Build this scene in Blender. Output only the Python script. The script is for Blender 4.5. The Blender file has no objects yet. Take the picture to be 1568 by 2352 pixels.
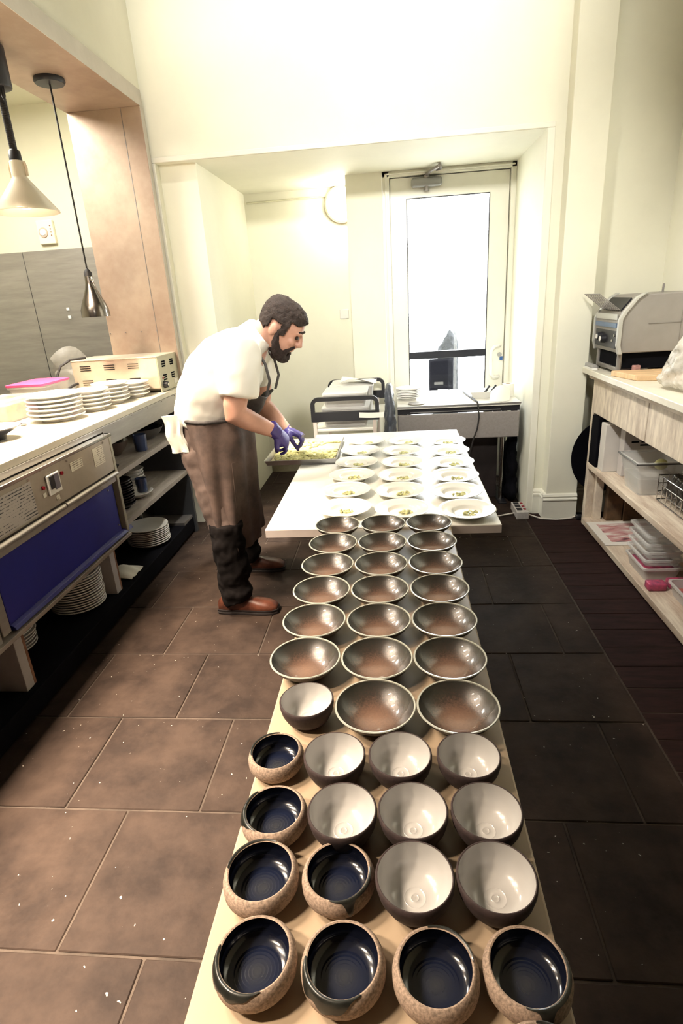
import bpy, bmesh, math, random
from mathutils import Vector, Matrix, noise
random.seed(7)
SC = bpy.context.scene
COL = SC.collection
PI = math.pi

# ------------------------------------------------------------------ camera
def cam_axes(p, y, r):
    cy, sy, cp, sp = math.cos(y), math.sin(y), math.cos(p), math.sin(p)
    f = Vector((-sy*cp, cy*cp, -sp)); rt = Vector((cy, sy, 0)); d = f.cross(rt)
    return rt*math.cos(r) + d*math.sin(r), d*math.cos(r) - rt*math.sin(r), f
RT, DN, FW = cam_axes(0.358241, 0.106797, 0.0640107)
cd = bpy.data.cameras.new('camera'); cam = bpy.data.objects.new('camera', cd); COL.objects.link(cam)
mw = Matrix((( RT.x, -DN.x, -FW.x, 0), (RT.y, -DN.y, -FW.y, 0), (RT.z, -DN.z, -FW.z, 1.55), (0, 0, 0, 1)))
cam.matrix_world = mw
cd.sensor_fit = 'VERTICAL'; cd.sensor_height = 36; cd.lens = 36*1307.66/2352
cd.clip_start = 0.02; cd.clip_end = 100
SC.camera = cam

# ------------------------------------------------------------------ world, lights, exposure
SC.view_settings.view_transform = 'Standard'; SC.view_settings.look = 'None'
SC.view_settings.gamma = 1.0; SC.view_settings.use_curve_mapping = False
SC.view_settings.exposure = 0.5
w = bpy.data.worlds.new('overcast_sky'); SC.world = w; w.use_nodes = True
bg = w.node_tree.nodes['Background']; bg.inputs[0].default_value = (0.93, 0.97, 1.0, 1); bg.inputs[1].default_value = 11.0
SC.cycles.use_denoising = True
SC.cycles.max_bounces = 8; SC.cycles.diffuse_bounces = 4; SC.cycles.glossy_bounces = 4
SC.cycles.transmission_bounces = 8; SC.cycles.transparent_max_bounces = 12
SC.cycles.sample_clamp_indirect = 6.0; SC.cycles.caustics_reflective = False; SC.cycles.caustics_refractive = False

def area(name, loc, target, sx, sy, power, col, spread=PI):
    l = bpy.data.lights.new(name, 'AREA'); l.shape = 'RECTANGLE'; l.size = sx; l.size_y = sy
    l.energy = power; l.color = col; l.spread = spread
    o = bpy.data.objects.new(name, l); COL.objects.link(o); o.location = loc
    o.rotation_euler = (Vector(target)-Vector(loc)).to_track_quat('-Z', 'Y').to_euler()
    return o
WARM = (1.0, 0.80, 0.60); NEUT = (1.0, 0.955, 0.86)
# downlights let into the soffit of the pass, nearer than the frame shows
for yy, pw in ((0.1, 66), (0.8, 60), (1.5, 42), (2.2, 26)):
    area('soffit_downlight', (-1.60, yy, 2.68), (-1.50, yy, 0), 0.06, 0.45, pw, WARM, 1.6)
# kitchen ceiling panels behind the pass
area('kitchen_ceiling_panel', (-2.5, 3.2, 2.93), (-2.5, 3.2, 0), 0.8, 0.8, 60, NEUT)
area('kitchen_ceiling_panel', (-2.5, 0.8, 2.93), (-2.5, 0.8, 0), 0.8, 0.8, 14, NEUT)
# unseen strips added under the ceiling to brighten end wall and right wall
area('wall_fill', (-0.2, 3.05, 3.80), (-0.2, 4.0, 3.05), 2.6, 0.08, 6.5, NEUT, 1.2)
area('wall_fill', (0.85, 2.2, 3.80), (1.68, 2.5, 3.05), 0.08, 2.2, 26, NEUT, 1.2)
area('fill_spot', (-0.55, 2.4, 3.80), (-0.85, 3.55, 0.0), 0.2, 0.2, 6, NEUT, 0.45)  # unseen spot, added to lift the floor behind the man
area('fill_spot', (0.1, -1.3, 3.30), (-0.1, 4.9, 1.60), 0.3, 0.3, 11.5, NEUT, 0.66)  # added behind the camera to brighten the lobby and door
area('fill_spot', (-1.0, 1.3, 3.80), (1.45, 3.2, 1.0), 0.3, 0.3, 9, NEUT, 0.85)  # added overhead to brighten the bench and espresso machine

# ------------------------------------------------------------------ materials
def M(name, col, rough=0.5, metal=0.0, var=None, bump=None, coat=0.0, spec=0.5, trans=0.0, ior=1.45, emit=0.0, alpha=1.0, var_col=None, stretch=None):
    m = bpy.data.materials.new(name); m.use_nodes = True
    nt = m.node_tree; b = nt.nodes['Principled BSDF']; L = nt.links.new
    b.inputs['Base Color'].default_value = (*col, 1); b.inputs['Roughness'].default_value = rough
    b.inputs['Metallic'].default_value = metal; b.inputs['Coat Weight'].default_value = coat
    b.inputs['Coat Roughness'].default_value = 0.08
    b.inputs['Specular IOR Level'].default_value = spec; b.inputs['Transmission Weight'].default_value = trans
    b.inputs['IOR'].default_value = ior; b.inputs['Alpha'].default_value = alpha
    if emit:
        b.inputs['Emission Color'].default_value = (*col, 1); b.inputs['Emission Strength'].default_value = emit
    src = None
    if var or bump:
        tc = nt.nodes.new('ShaderNodeTexCoord'); src = tc.outputs['Object']
        if stretch:
            mp = nt.nodes.new('ShaderNodeMapping'); mp.inputs['Scale'].default_value = stretch
            L(src, mp.inputs[0]); src = mp.outputs[0]
    if var:
        n = nt.nodes.new('ShaderNodeTexNoise'); n.inputs['Scale'].default_value = var[0]
        n.inputs['Detail'].default_value = 6; n.inputs['Roughness'].default_value = 0.65
        L(src, n.inputs['Vector'])
        r = nt.nodes.new('ShaderNodeValToRGB')
        a = var[1]; c2 = var_col or tuple(c*(1-a) for c in col)
        r.color_ramp.elements[0].position = 0.36; r.color_ramp.elements[1].position = 0.64
        r.color_ramp.elements[0].color = (*c2, 1); r.color_ramp.elements[1].color = (*[min(1, c*(1+a*0.5)) for c in col], 1)
        L(n.outputs['Fac'], r.inputs[0]); L(r.outputs[0], b.inputs['Base Color'])
    if bump:
        n = nt.nodes.new('ShaderNodeTexNoise'); n.inputs['Scale'].default_value = bump[0]; n.inputs['Detail'].default_value = 5
        L(src, n.inputs['Vector'])
        bp = nt.nodes.new('ShaderNodeBump'); bp.inputs['Strength'].default_value = bump[1]; bp.inputs['Distance'].default_value = bump[2]
        L(n.outputs['Fac'], bp.inputs['Height']); L(bp.outputs[0], b.inputs['Normal'])
    return m

WALL = M('cream_paint', (0.80, 0.785, 0.66), 0.75, var=(1.3, 0.05), bump=(40, 0.05, 0.002))
WALLK = M('kitchen_paint', (0.66, 0.64, 0.49), 0.7, var=(1.5, 0.04))
TRIM = M('gloss_white_paint', (0.80, 0.785, 0.69), 0.35, var=(3, 0.04))
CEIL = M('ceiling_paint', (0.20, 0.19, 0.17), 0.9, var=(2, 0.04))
DARKW = M('dark_back_wall', (0.06, 0.05, 0.045), 0.9, var=(2, 0.1))
GROUT = M('grout', (0.06, 0.045, 0.035), 0.95, var=(9, 0.4), bump=(80, 0.4, 0.004))
STEEL = M('brushed_steel', (0.38, 0.36, 0.33), 0.4, 0.7, var=(2.2, 0.16), bump=(60, 0.05, 0.001), stretch=(1, 1, 8))
STEELM = M('stained_steel_lining', (0.42, 0.33, 0.25), 0.45, 0.35, var=(2.0, 0.30), var_col=(0.33, 0.235, 0.175), bump=(30, 0.06, 0.002))
STEELD = M('dark_steel', (0.30, 0.28, 0.27), 0.45, 0.7, var=(1.2, 0.15))
CHROME = M('polished_chrome', (0.62, 0.60, 0.58), 0.14, 1.0)
GUN = M('gunmetal_chrome', (0.20, 0.18, 0.165), 0.2, 1.0)
BLACK = M('black_plastic', (0.012, 0.012, 0.016), 0.45)
BLACKM = M('black_matte', (0.004, 0.004, 0.006), 0.85, spec=0.08, var=(6, 0.3))
BLUE = M('royal_blue_laminate', (0.014, 0.017, 0.175), 0.42, var=(3, 0.10))
PORC = M('white_porcelain', (0.82, 0.81, 0.77), 0.18, coat=0.4)
PORCS = M('stacked_porcelain', (0.72, 0.70, 0.66), 0.3)
PAPER = M('white_paper', (0.80, 0.78, 0.72), 0.8)
WTOP = M('white_tabletop', (0.80, 0.79, 0.73), 0.32, var=(4, 0.03))
WEDGE = M('table_edge', (0.66, 0.59, 0.56), 0.5, var=(6, 0.08))
TAN = M('tan_tabletop', (0.36, 0.275, 0.19), 0.38, var=(5, 0.07), bump=(120, 0.03, 0.0006))
GREYL = M('grey_laminate', (0.26, 0.235, 0.225), 0.5, var=(70, 0.10))
WWASH = M('whitewashed_wood', (0.64, 0.56, 0.45), 0.6, var=(7, 0.25), var_col=(0.44, 0.36, 0.285), bump=(30, 0.12, 0.002), stretch=(1, 3.5, 0.8))
WWASHY = M('whitewashed_board', (0.60, 0.52, 0.42), 0.6, var=(5, 0.30), var_col=(0.44, 0.33, 0.25), bump=(30, 0.12, 0.002), stretch=(6, 0.7, 6))
WTOPB = M('painted_worktop', (0.66, 0.62, 0.52), 0.4, var=(4, 0.12))
RAWW = M('raw_wood_edge', (0.25, 0.12, 0.07), 0.7, var=(20, 0.3))
BOARD = M('beech_cutting_board', (0.62, 0.42, 0.24), 0.5, var=(6, 0.2), stretch=(1, 6, 1))
PLANK = M('dark_red_plank', (0.024, 0.011, 0.010), 0.7, spec=0.15, var=(6, 0.4), stretch=(1, 5, 1), bump=(30, 0.2, 0.002))
GREEN = M('chopped_greens', (0.66, 0.66, 0.34), 0.7, var=(60, 0.5), bump=(120, 0.4, 0.003))
ALU = M('aluminium_tray', (0.46, 0.45, 0.45), 0.35, 0.9, var=(9, 0.15))
CLEAR = M('clear_plastic', (0.80, 0.79, 0.76), 0.22, alpha=0.30)
FILM = M('clear_film', (0.75, 0.70, 0.62), 0.12, alpha=0.16, bump=(30, 0.8, 0.01))
CLEARW = M('cloudy_plastic', (0.74, 0.71, 0.67), 0.3, alpha=0.55, var=(8, 0.1))
PINK = M('pink_lid', (0.62, 0.07, 0.20), 0.35, alpha=0.9)
MEAT = M('red_contents', (0.42, 0.06, 0.12), 0.5, var=(30, 0.6), var_col=(0.20, 0.05, 0.10))
CORDM = M('black_rubber_cord', (0.015, 0.013, 0.013), 0.6)
WCORD = M('white_flex', (0.62, 0.58, 0.52), 0.5)
GLASS = M('door_glass', (1, 1, 1), 0.0, trans=1.0, ior=1.45, alpha=0.12)
NAVYG = M('blue_glass', (0.06, 0.09, 0.20), 0.15, coat=0.5, alpha=0.8)
DARKC = M('dark_ceramic', (0.014, 0.015, 0.022), 0.25, coat=0.5)
WHITEP = M('white_plastic', (0.72, 0.71, 0.68), 0.35)
REDP = M('red_lens', (0.25, 0.01, 0.02), 0.2)
BRONZE = M('brown_card', (0.10, 0.055, 0.025), 0.8, var=(9, 0.5))
RUBBER = M('rubber', (0.02, 0.02, 0.02), 0.7)

# slate tiles: warm grey-brown stone, clefts and white scuffs
def slate():
    m = M('brown_slate', (0.036, 0.0245, 0.019), 0.62, spec=0.10, var=(5.0, 0.45), var_col=(0.021, 0.0145, 0.012), bump=(11, 0.55, 0.010))
    nt = m.node_tree; b = nt.nodes['Principled BSDF']; L = nt.links.new
    old = b.inputs['Base Color'].links[0].from_socket
    tc = nt.nodes.new('ShaderNodeTexCoord')
    v = nt.nodes.new('ShaderNodeTexNoise'); v.inputs['Scale'].default_value = 55; v.inputs['Detail'].default_value = 2
    L(tc.outputs['Object'], v.inputs['Vector'])
    r = nt.nodes.new('ShaderNodeValToRGB'); r.color_ramp.elements[0].position = 0.735; r.color_ramp.elements[1].position = 0.76
    L(v.outputs['Fac'], r.inputs[0])
    mx = nt.nodes.new('ShaderNodeMix'); mx.data_type = 'RGBA'
    L(r.outputs[0], mx.inputs['Factor']); L(old, mx.inputs['A']); mx.inputs['B'].default_value = (0.42, 0.38, 0.33, 1)
    L(mx.outputs['Result'], b.inputs['Base Color'])
    return m
SLATE = slate()

# glazes whose colour runs from the centre to the rim of the vessel
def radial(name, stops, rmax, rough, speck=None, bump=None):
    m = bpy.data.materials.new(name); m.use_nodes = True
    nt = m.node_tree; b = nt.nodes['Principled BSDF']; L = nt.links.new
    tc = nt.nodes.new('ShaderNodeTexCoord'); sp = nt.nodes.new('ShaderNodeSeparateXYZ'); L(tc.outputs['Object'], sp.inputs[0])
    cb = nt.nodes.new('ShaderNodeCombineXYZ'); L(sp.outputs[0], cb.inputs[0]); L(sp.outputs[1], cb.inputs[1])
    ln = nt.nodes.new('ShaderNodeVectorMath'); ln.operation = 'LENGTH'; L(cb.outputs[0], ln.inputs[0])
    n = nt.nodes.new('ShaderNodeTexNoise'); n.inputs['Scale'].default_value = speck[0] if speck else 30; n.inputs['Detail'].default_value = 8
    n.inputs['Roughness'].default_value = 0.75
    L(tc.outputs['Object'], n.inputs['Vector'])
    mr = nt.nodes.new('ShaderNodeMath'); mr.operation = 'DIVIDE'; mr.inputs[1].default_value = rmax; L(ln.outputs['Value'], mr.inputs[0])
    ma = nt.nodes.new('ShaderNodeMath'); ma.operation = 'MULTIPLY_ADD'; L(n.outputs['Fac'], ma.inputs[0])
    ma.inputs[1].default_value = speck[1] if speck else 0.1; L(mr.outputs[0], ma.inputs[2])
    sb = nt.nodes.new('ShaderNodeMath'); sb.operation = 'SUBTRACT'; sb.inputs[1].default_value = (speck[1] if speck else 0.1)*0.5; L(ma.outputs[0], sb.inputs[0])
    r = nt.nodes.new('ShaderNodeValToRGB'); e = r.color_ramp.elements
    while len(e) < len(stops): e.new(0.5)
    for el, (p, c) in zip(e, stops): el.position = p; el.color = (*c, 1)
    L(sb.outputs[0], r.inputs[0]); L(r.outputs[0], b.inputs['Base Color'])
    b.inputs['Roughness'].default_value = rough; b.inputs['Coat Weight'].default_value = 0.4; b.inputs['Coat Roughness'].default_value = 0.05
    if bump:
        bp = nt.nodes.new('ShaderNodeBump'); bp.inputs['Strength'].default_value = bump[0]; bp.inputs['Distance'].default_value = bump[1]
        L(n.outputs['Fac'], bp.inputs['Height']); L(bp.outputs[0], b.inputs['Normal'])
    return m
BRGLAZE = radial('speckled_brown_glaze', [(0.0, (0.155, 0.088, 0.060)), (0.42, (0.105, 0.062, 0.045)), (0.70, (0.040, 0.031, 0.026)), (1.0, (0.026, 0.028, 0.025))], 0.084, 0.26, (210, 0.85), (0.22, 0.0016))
BROUT = M('dark_stoneware', (0.055, 0.048, 0.042), 0.55, var=(60, 0.4))
RIMG = M('grey_glazed_rim', (0.33, 0.34, 0.30), 0.3, coat=0.4)
WGLAZE = radial('white_grey_glaze', [(0.0, (0.31, 0.305, 0.295)), (0.12, (0.405, 0.40, 0.395)), (1.0, (0.43, 0.425, 0.42))], 0.056, 0.2, (70, 0.12))
WOUT = M('umber_clay', (0.034, 0.021, 0.021), 0.75, var=(120, 0.35), bump=(200, 0.1, 0.0008))
NGLAZE = radial('midnight_blue_glaze', [(0.0, (0.022, 0.024, 0.030)), (0.5, (0.007, 0.010, 0.024)), (1.0, (0.004, 0.005, 0.011))], 0.052, 0.14, (60, 0.3))
SOUT = M('speckled_stone_clay', (0.29, 0.215, 0.165), 0.85, var=(260, 0.45), bump=(260, 0.25, 0.0008))
DRIP = M('green_black_drip', (0.013, 0.014, 0.012), 0.35, var=(80, 0.5), coat=0.3)
# person
SKIN = M('skin', (0.55, 0.30, 0.22), 0.5, var=(14, 0.10))
HAIR = M('dark_brown_hair', (0.030, 0.018, 0.014), 0.75, var=(90, 0.5), bump=(220, 0.8, 0.006))
BEARD = M('dark_brown_beard', (0.026, 0.014, 0.012), 0.8, var=(90, 0.5), bump=(260, 0.8, 0.005))
SHIRT = M('white_cotton', (0.80, 0.785, 0.72), 0.85, bump=(9, 0.25, 0.012))
DENIM = M('washed_brown_denim', (0.115, 0.078, 0.064), 0.85, var=(7, 0.35), var_col=(0.06, 0.042, 0.037), bump=(16, 0.25, 0.008))
BIBM = M('grey_denim', (0.060, 0.054, 0.052), 0.85, var=(40, 0.3))
TROUS = M('brown_trousers', (0.125, 0.088, 0.075), 0.85, var=(7, 0.3), bump=(16, 0.25, 0.008))
BTROUS = M('shaded_trousers', (0.007, 0.0055, 0.0055), 0.85, spec=0.15, var=(8, 0.3), bump=(14, 0.3, 0.01))  # darker copy of the trousers, shade below the apron put into its colour
GLOVE = M('violet_nitrile', (0.058, 0.040, 0.20), 0.4, var=(20, 0.2))
LEATH = M('chestnut_leather', (0.115, 0.036, 0.020), 0.38, var=(9, 0.4), var_col=(0.045, 0.016, 0.010))
SOLE = M('dark_sole', (0.014, 0.010, 0.010), 0.6)
TOWEL = M('white_towel', (0.80, 0.78, 0.70), 0.95, bump=(60, 0.3, 0.003))

def printed(name, base, ink, scale, axis):
    """paper carrying lines of small print"""
    m = M(name, base, 0.7); nt = m.node_tree; b = nt.nodes['Principled BSDF']; L = nt.links.new
    tc = nt.nodes.new('ShaderNodeTexCoord')
    wv = nt.nodes.new('ShaderNodeTexWave'); wv.bands_direction = axis; wv.inputs['Scale'].default_value = scale; wv.inputs['Distortion'].default_value = 0
    L(tc.outputs['Object'], wv.inputs['Vector'])
    n = nt.nodes.new('ShaderNodeTexNoise'); n.inputs['Scale'].default_value = 130; L(tc.outputs['Object'], n.inputs['Vector'])
    n2 = nt.nodes.new('ShaderNodeTexNoise'); n2.inputs['Scale'].default_value = 14; L(tc.outputs['Object'], n2.inputs['Vector'])
    ml = nt.nodes.new('ShaderNodeMath'); ml.operation = 'MULTIPLY'; L(wv.outputs['Fac'], ml.inputs[0]); L(n.outputs['Fac'], ml.inputs[1])
    m2 = nt.nodes.new('ShaderNodeMath'); m2.operation = 'MULTIPLY'; L(ml.outputs[0], m2.inputs[0]); L(n2.outputs['Fac'], m2.inputs[1])
    r = nt.nodes.new('ShaderNodeValToRGB'); r.color_ramp.elements[0].position = 0.19; r.color_ramp.elements[1].position = 0.27
    r.color_ramp.elements[0].color = (*base, 1); r.color_ramp.elements[1].color = (*ink, 1)
    L(m2.outputs[0], r.inputs[0]); L(r.outputs[0], b.inputs['Base Color'])
    return m
PRINT = printed('printed_instructions', (0.46, 0.42, 0.40), (0.05, 0.05, 0.06), 26, 'Z')
PRINTS = printed('printed_sticker', (0.66, 0.62, 0.52), (0.20, 0.17, 0.14), 34, 'Z')

# ------------------------------------------------------------------ mesh helpers
class MB:
    def __init__(s): s.v = []; s.f = []
    def add(s, vs, fs):
        o = len(s.v); s.v += [Vector(v) for v in vs]; s.f += [tuple(i+o for i in f) for f in fs]; return s
    def box(s, x0, x1, y0, y1, z0, z1):
        return s.add([(x0,y0,z0),(x1,y0,z0),(x1,y1,z0),(x0,y1,z0),(x0,y0,z1),(x1,y0,z1),(x1,y1,z1),(x0,y1,z1)],
                     [(0,3,2,1),(4,5,6,7),(0,1,5,4),(1,2,6,5),(2,3,7,6),(3,0,4,7)])
    def prism(s, poly, axis, a, b):
        n = len(poly)
        def P(p, t): return (t,p[0],p[1]) if axis == 'x' else (p[0],t,p[1]) if axis == 'y' else (p[0],p[1],t)
        vs = [P(p,a) for p in poly]+[P(p,b) for p in poly]
        fs = [tuple(range(n))[::-1], tuple(range(n,2*n))]+[(i,(i+1)%n,n+(i+1)%n,n+i) for i in range(n)]
        return s.add(vs, fs)
    def loft(s, rings, cap=True, closed=True):
        n = len(rings[0]); vs = [p for r in rings for p in r]; fs = []
        for i in range(len(rings)-1):
            for j in range(n if closed else n-1):
                k = (j+1) % n; fs.append((i*n+j, i*n+k, (i+1)*n+k, (i+1)*n+j))
        if cap and closed: fs += [tuple(range(n))[::-1], tuple(range((len(rings)-1)*n, len(rings)*n))]
        return s.add(vs, fs)
    def lathe(s, prof, n=40, c=(0,0,0), wob=0.0, seed=0):
        rings = []
        for i, (r, z) in enumerate(prof):
            ring = []
            for j in range(n):
                a = 2*PI*j/n; k = 1+wob*math.sin(2*a+seed)+wob*0.6*math.sin(3*a+seed*2.3)
                ring.append((c[0]+max(r,1e-5)*k*math.cos(a), c[1]+max(r,1e-5)*k*math.sin(a), c[2]+z))
            rings.append(ring)
        return s.loft(rings, cap=False)
    def tube(s, pts, r, n=8, cap=True):
        pts = [Vector(p) for p in pts]; rs = r if isinstance(r, (list, tuple)) else [r]*len(pts)
        rings = []; up = Vector((0,0,1))
        for i, p in enumerate(pts):
            t = (pts[min(i+1,len(pts)-1)]-pts[max(i-1,0)]).normalized()
            if i == 0:
                u = t.cross(up) if abs(t.z) < 0.95 else t.cross(Vector((1,0,0)))
            else:
                u = u - t*u.dot(t)
            u.normalize(); v = t.cross(u)
            rings.append([p+u*rs[i]*math.cos(2*PI*j/n)+v*rs[i]*math.sin(2*PI*j/n) for j in range(n)])
        return s.loft(rings, cap)
    def cyl(s, c, r, h, axis='z', n=20):
        d = {'x':Vector((1,0,0)),'y':Vector((0,1,0)),'z':Vector((0,0,1))}[axis]; c = Vector(c)
        return s.tube([c, c+d*h], r, n)
    def ell(s, c, rx, ry, rz, rot=None, nu=16, nv=10):
        c = Vector(c); vs = []; fs = []
        for i in range(1, nv):
            t = PI*i/nv
            for j in range(nu):
                a = 2*PI*j/nu; p = Vector((rx*math.sin(t)*math.cos(a), ry*math.sin(t)*math.sin(a), rz*math.cos(t)))
                vs.append(c+(rot@p if rot else p))
        top = len(vs); vs.append(c+(rot@Vector((0,0,rz)) if rot else Vector((0,0,rz))))
        bot = len(vs); vs.append(c-(rot@Vector((0,0,rz)) if rot else Vector((0,0,rz))))
        for i in range(nv-2):
            for j in range(nu):
                k = (j+1) % nu; fs.append((i*nu+j, (i+1)*nu+j, (i+1)*nu+k, i*nu+k))
        for j in range(nu):
            k = (j+1) % nu; fs.append((top, j, k)); fs.append((bot, (nv-2)*nu+k, (nv-2)*nu+j))
        return s.add(vs, fs)
    def sheet(s, fn, nu, nv, th):
        """fn(u,v) -> point; a sheet with thickness th along its normal"""
        P = [[Vector(fn(i/nu, j/nv)) for j in range(nv+1)] for i in range(nu+1)]
        def N(i, j):
            a = P[min(i+1,nu)][j]-P[max(i-1,0)][j]; b = P[i][min(j+1,nv)]-P[i][max(j-1,0)]
            return a.cross(b).normalized()
        A = [P[i][j]+N(i,j)*th/2 for i in range(nu+1) for j in range(nv+1)]
        B = [P[i][j]-N(i,j)*th/2 for i in range(nu+1) for j in range(nv+1)]
        m = nv+1; o = len(A); fs = []
        for i in range(nu):
            for j in range(nv):
                q = (i*m+j, (i+1)*m+j, (i+1)*m+j+1, i*m+j+1); fs.append(q); fs.append(tuple(k+o for k in q[::-1]))
        for i in range(nu):
            fs.append((i*m, i*m+o, (i+1)*m+o, (i+1)*m)); fs.append((i*m+nv, (i+1)*m+nv, (i+1)*m+nv+o, i*m+nv+o))
        for j in range(nv):
            fs.append((j, j+1, j+1+o, j+o)); fs.append((nu*m+j, nu*m+j+o, nu*m+j+1+o, nu*m+j+1))
        return s.add(A+B, fs)
    def mesh(s, name, mat, bevel=0, seg=2, smooth=False, off=(0,0,0), angle=None):
        o = Vector(off); me = bpy.data.meshes.new(name)
        me.from_pydata([v-o for v in s.v], [], s.f); me.validate()
        bm = bmesh.new(); bm.from_mesh(me)
        bmesh.ops.recalc_face_normals(bm, faces=bm.faces)
        if bevel:
            es = [e for e in bm.edges if len(e.link_faces) == 2 and e.calc_face_angle(0) > 0.5]
            bmesh.ops.bevel(bm, geom=es, offset=bevel, segments=seg, affect='EDGES', clamp_overlap=True, profile=0.5)
        if smooth:
            for f in bm.faces: f.smooth = True
            for e in bm.edges:
                if len(e.link_faces) == 2 and e.calc_face_angle(0) > (angle or 0.9): e.smooth = False
        bm.to_mesh(me); bm.free(); me.materials.append(mat)
        return me
    def build(s, name, mat, parent=None, bevel=0, smooth=False, local=False, seg=2, angle=None):
        off = (0,0,0)
        if parent is not None and not local:
            off = Vector(parent.location)
            if parent.parent is not None: off = off + Vector(parent.parent.location)
        return link(name, s.mesh(name, mat, bevel, seg, smooth, off, angle), parent)

def link(name, me, parent=None, loc=None):
    o = bpy.data.objects.new(name, me); COL.objects.link(o)
    if parent is not None: o.parent = parent
    if loc is not None: o.location = loc
    return o
def tag(o, label, cat, group=None):
    o['label'] = label; o['category'] = cat
    if group: o['group'] = group
    return o
def thing(name, loc, label, cat, group=None, rz=0):
    o = bpy.data.objects.new(name, None); COL.objects.link(o); o.location = loc; o.rotation_euler = (0,0,rz)
    o.empty_display_size = 0.05
    return tag(o, label, cat, group)
def struct(o): o['kind'] = 'structure'; return o
def copy_tree(o, parent=None):
    c = o.copy(); COL.objects.link(c); c.parent = parent
    for ch in list(o.children): copy_tree(ch, c)
    return c
def union(mb, voxel, smooth_it=4, factor=0.5, wob=None):
    """one continuous surface from overlapping solids"""
    me = bpy.data.meshes.new('tmp'); me.from_pydata([tuple(v) for v in mb.v], [], mb.f); me.validate()
    bm = bmesh.new(); bm.from_mesh(me); bmesh.ops.recalc_face_normals(bm, faces=bm.faces); bm.to_mesh(me); bm.free()
    o = bpy.data.objects.new('tmp', me); COL.objects.link(o)
    r = o.modifiers.new('r', 'REMESH'); r.mode = 'VOXEL'; r.voxel_size = voxel; r.use_smooth_shade = True
    if smooth_it:
        m = o.modifiers.new('s', 'SMOOTH'); m.iterations = smooth_it; m.factor = factor
    dg = bpy.context.evaluated_depsgraph_get(); dg.update()
    out = bpy.data.meshes.new_from_object(o.evaluated_get(dg))
    bpy.data.objects.remove(o); bpy.data.meshes.remove(me)
    if wob:
        sc, am = wob
        for v in out.vertices:
            v.co += v.normal*(noise.noise(v.co*sc)*am + noise.noise(v.co*sc*2.3)*am*0.45)
    for p in out.polygons: p.use_smooth = True
    return out
def umesh(name, mb, voxel, mat, parent, it=4, wob=None):
    me = union(mb, voxel, it, wob=wob); me.name = name; me.materials.clear(); me.materials.append(mat)
    off = Vector(parent.location)
    for v in me.vertices: v.co -= off
    return link(name, me, parent)
ORD = ['first', 'second', 'third', 'fourth', 'fifth', 'sixth', 'seventh', 'eighth', 'ninth', 'tenth', 'eleventh', 'twelfth', 'thirteenth', 'fourteenth']

# ================================================================== SETTING
XL, XR, YF, ZC = -1.49, 1.68, 4.0, 3.9          # left wall, right wall, end wall, ceiling
# ---- floor: grout bed with separate slate tiles
fl = struct(MB().box(-4.2, 2.0, -1.8, 5.6, -0.06, -0.004).build('floor', GROUT))
TW, TH = 0.467, 0.4425
row = -5
ys = [0.913+TH*k for k in range(-6, 11)]
for k, y0 in enumerate(ys):
    base = -0.92 if (k % 2 == 0) else -1.145
    y1 = y0+TH
    for c in range(-3, 6):
        x0 = base+TW*c; x1 = x0+TW
        if x1 < -2.05: continue
        x0 = max(x0, -2.1)
        x1c = min(x1, 0.90)
        if x0 > 0.86: continue
        g = 0.0035
        h = random.uniform(-0.0012, 0.0012)
        MB().box(x0+g, x1c-g, y0+g, y1-g, -0.02, h).build('slate_tile', SLATE, fl, bevel=0.0025, seg=1, local=True)
yy = -0.9
while yy < 4.0:                                    # dark planks laid crosswise along the bench
    hh = 0.145
    MB().box(0.905, 1.29, yy+0.002, yy+hh-0.002, -0.02, random.uniform(-0.002, 0.0)).build('floor_plank', PLANK, fl, bevel=0.002, seg=1, local=True)
    MB().box(1.294, 1.68, yy+0.002, yy+hh-0.002, -0.02, random.uniform(-0.002, 0.0)).build('floor_plank', PLANK, fl, bevel=0.002, seg=1, local=True)
    yy += hh
struct(MB().box(-4.2, 2.0, -1.8, 5.6, ZC, ZC+0.1).build('ceiling', CEIL))
# ---- end wall with the wide opening of the lobby
OL, OR_, OZ = -1.46, 0.925, 2.41
PX0 = -1.94
wf = MB()
wf.box(PX0, OL, YF, YF+0.12, 0, ZC)                 # left of opening
wf.box(OL, OR_, YF, YF+0.12, OZ, ZC)                 # above opening
wf.box(OR_, XR+0.2, YF, YF+0.12, 0, ZC)
struct(wf.build('wall_front', WALL))
struct(MB().box(1.03, 1.237, 3.88, YF, 0, ZC).build('wall_pilaster', WALL, bevel=0.004))
st = MB(); st.box(OL, -1.22, 4.06, 5.42, 0, OZ)
struct(st.build('wall_stub', WALL))
struct(MB().box(-1.22, -0.335, 5.30, 5.42, 0, OZ).build('wall_lobby', WALL))
struct(MB().box(-0.335, -0.062, 4.86, 5.42, 0, OZ).build('wall_block', WALL))
struct(MB().box(OR_, OR_+0.2, YF+0.12, 5.1, 0, OZ).build('wall_lobby_right', WALL))
struct(MB().box(OL, OR_+0.2, YF+0.12, 5.5, OZ, OZ+0.08).build('ceiling_lobby', WALL))
struct(MB().box(XR, XR+0.15, -1.8, YF, 0, ZC).build('wall_right', WALL))
struct(MB().box(-4.2, 2.0, -1.9, -1.8, 0, ZC).build('wall_back', DARKW))
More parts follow.
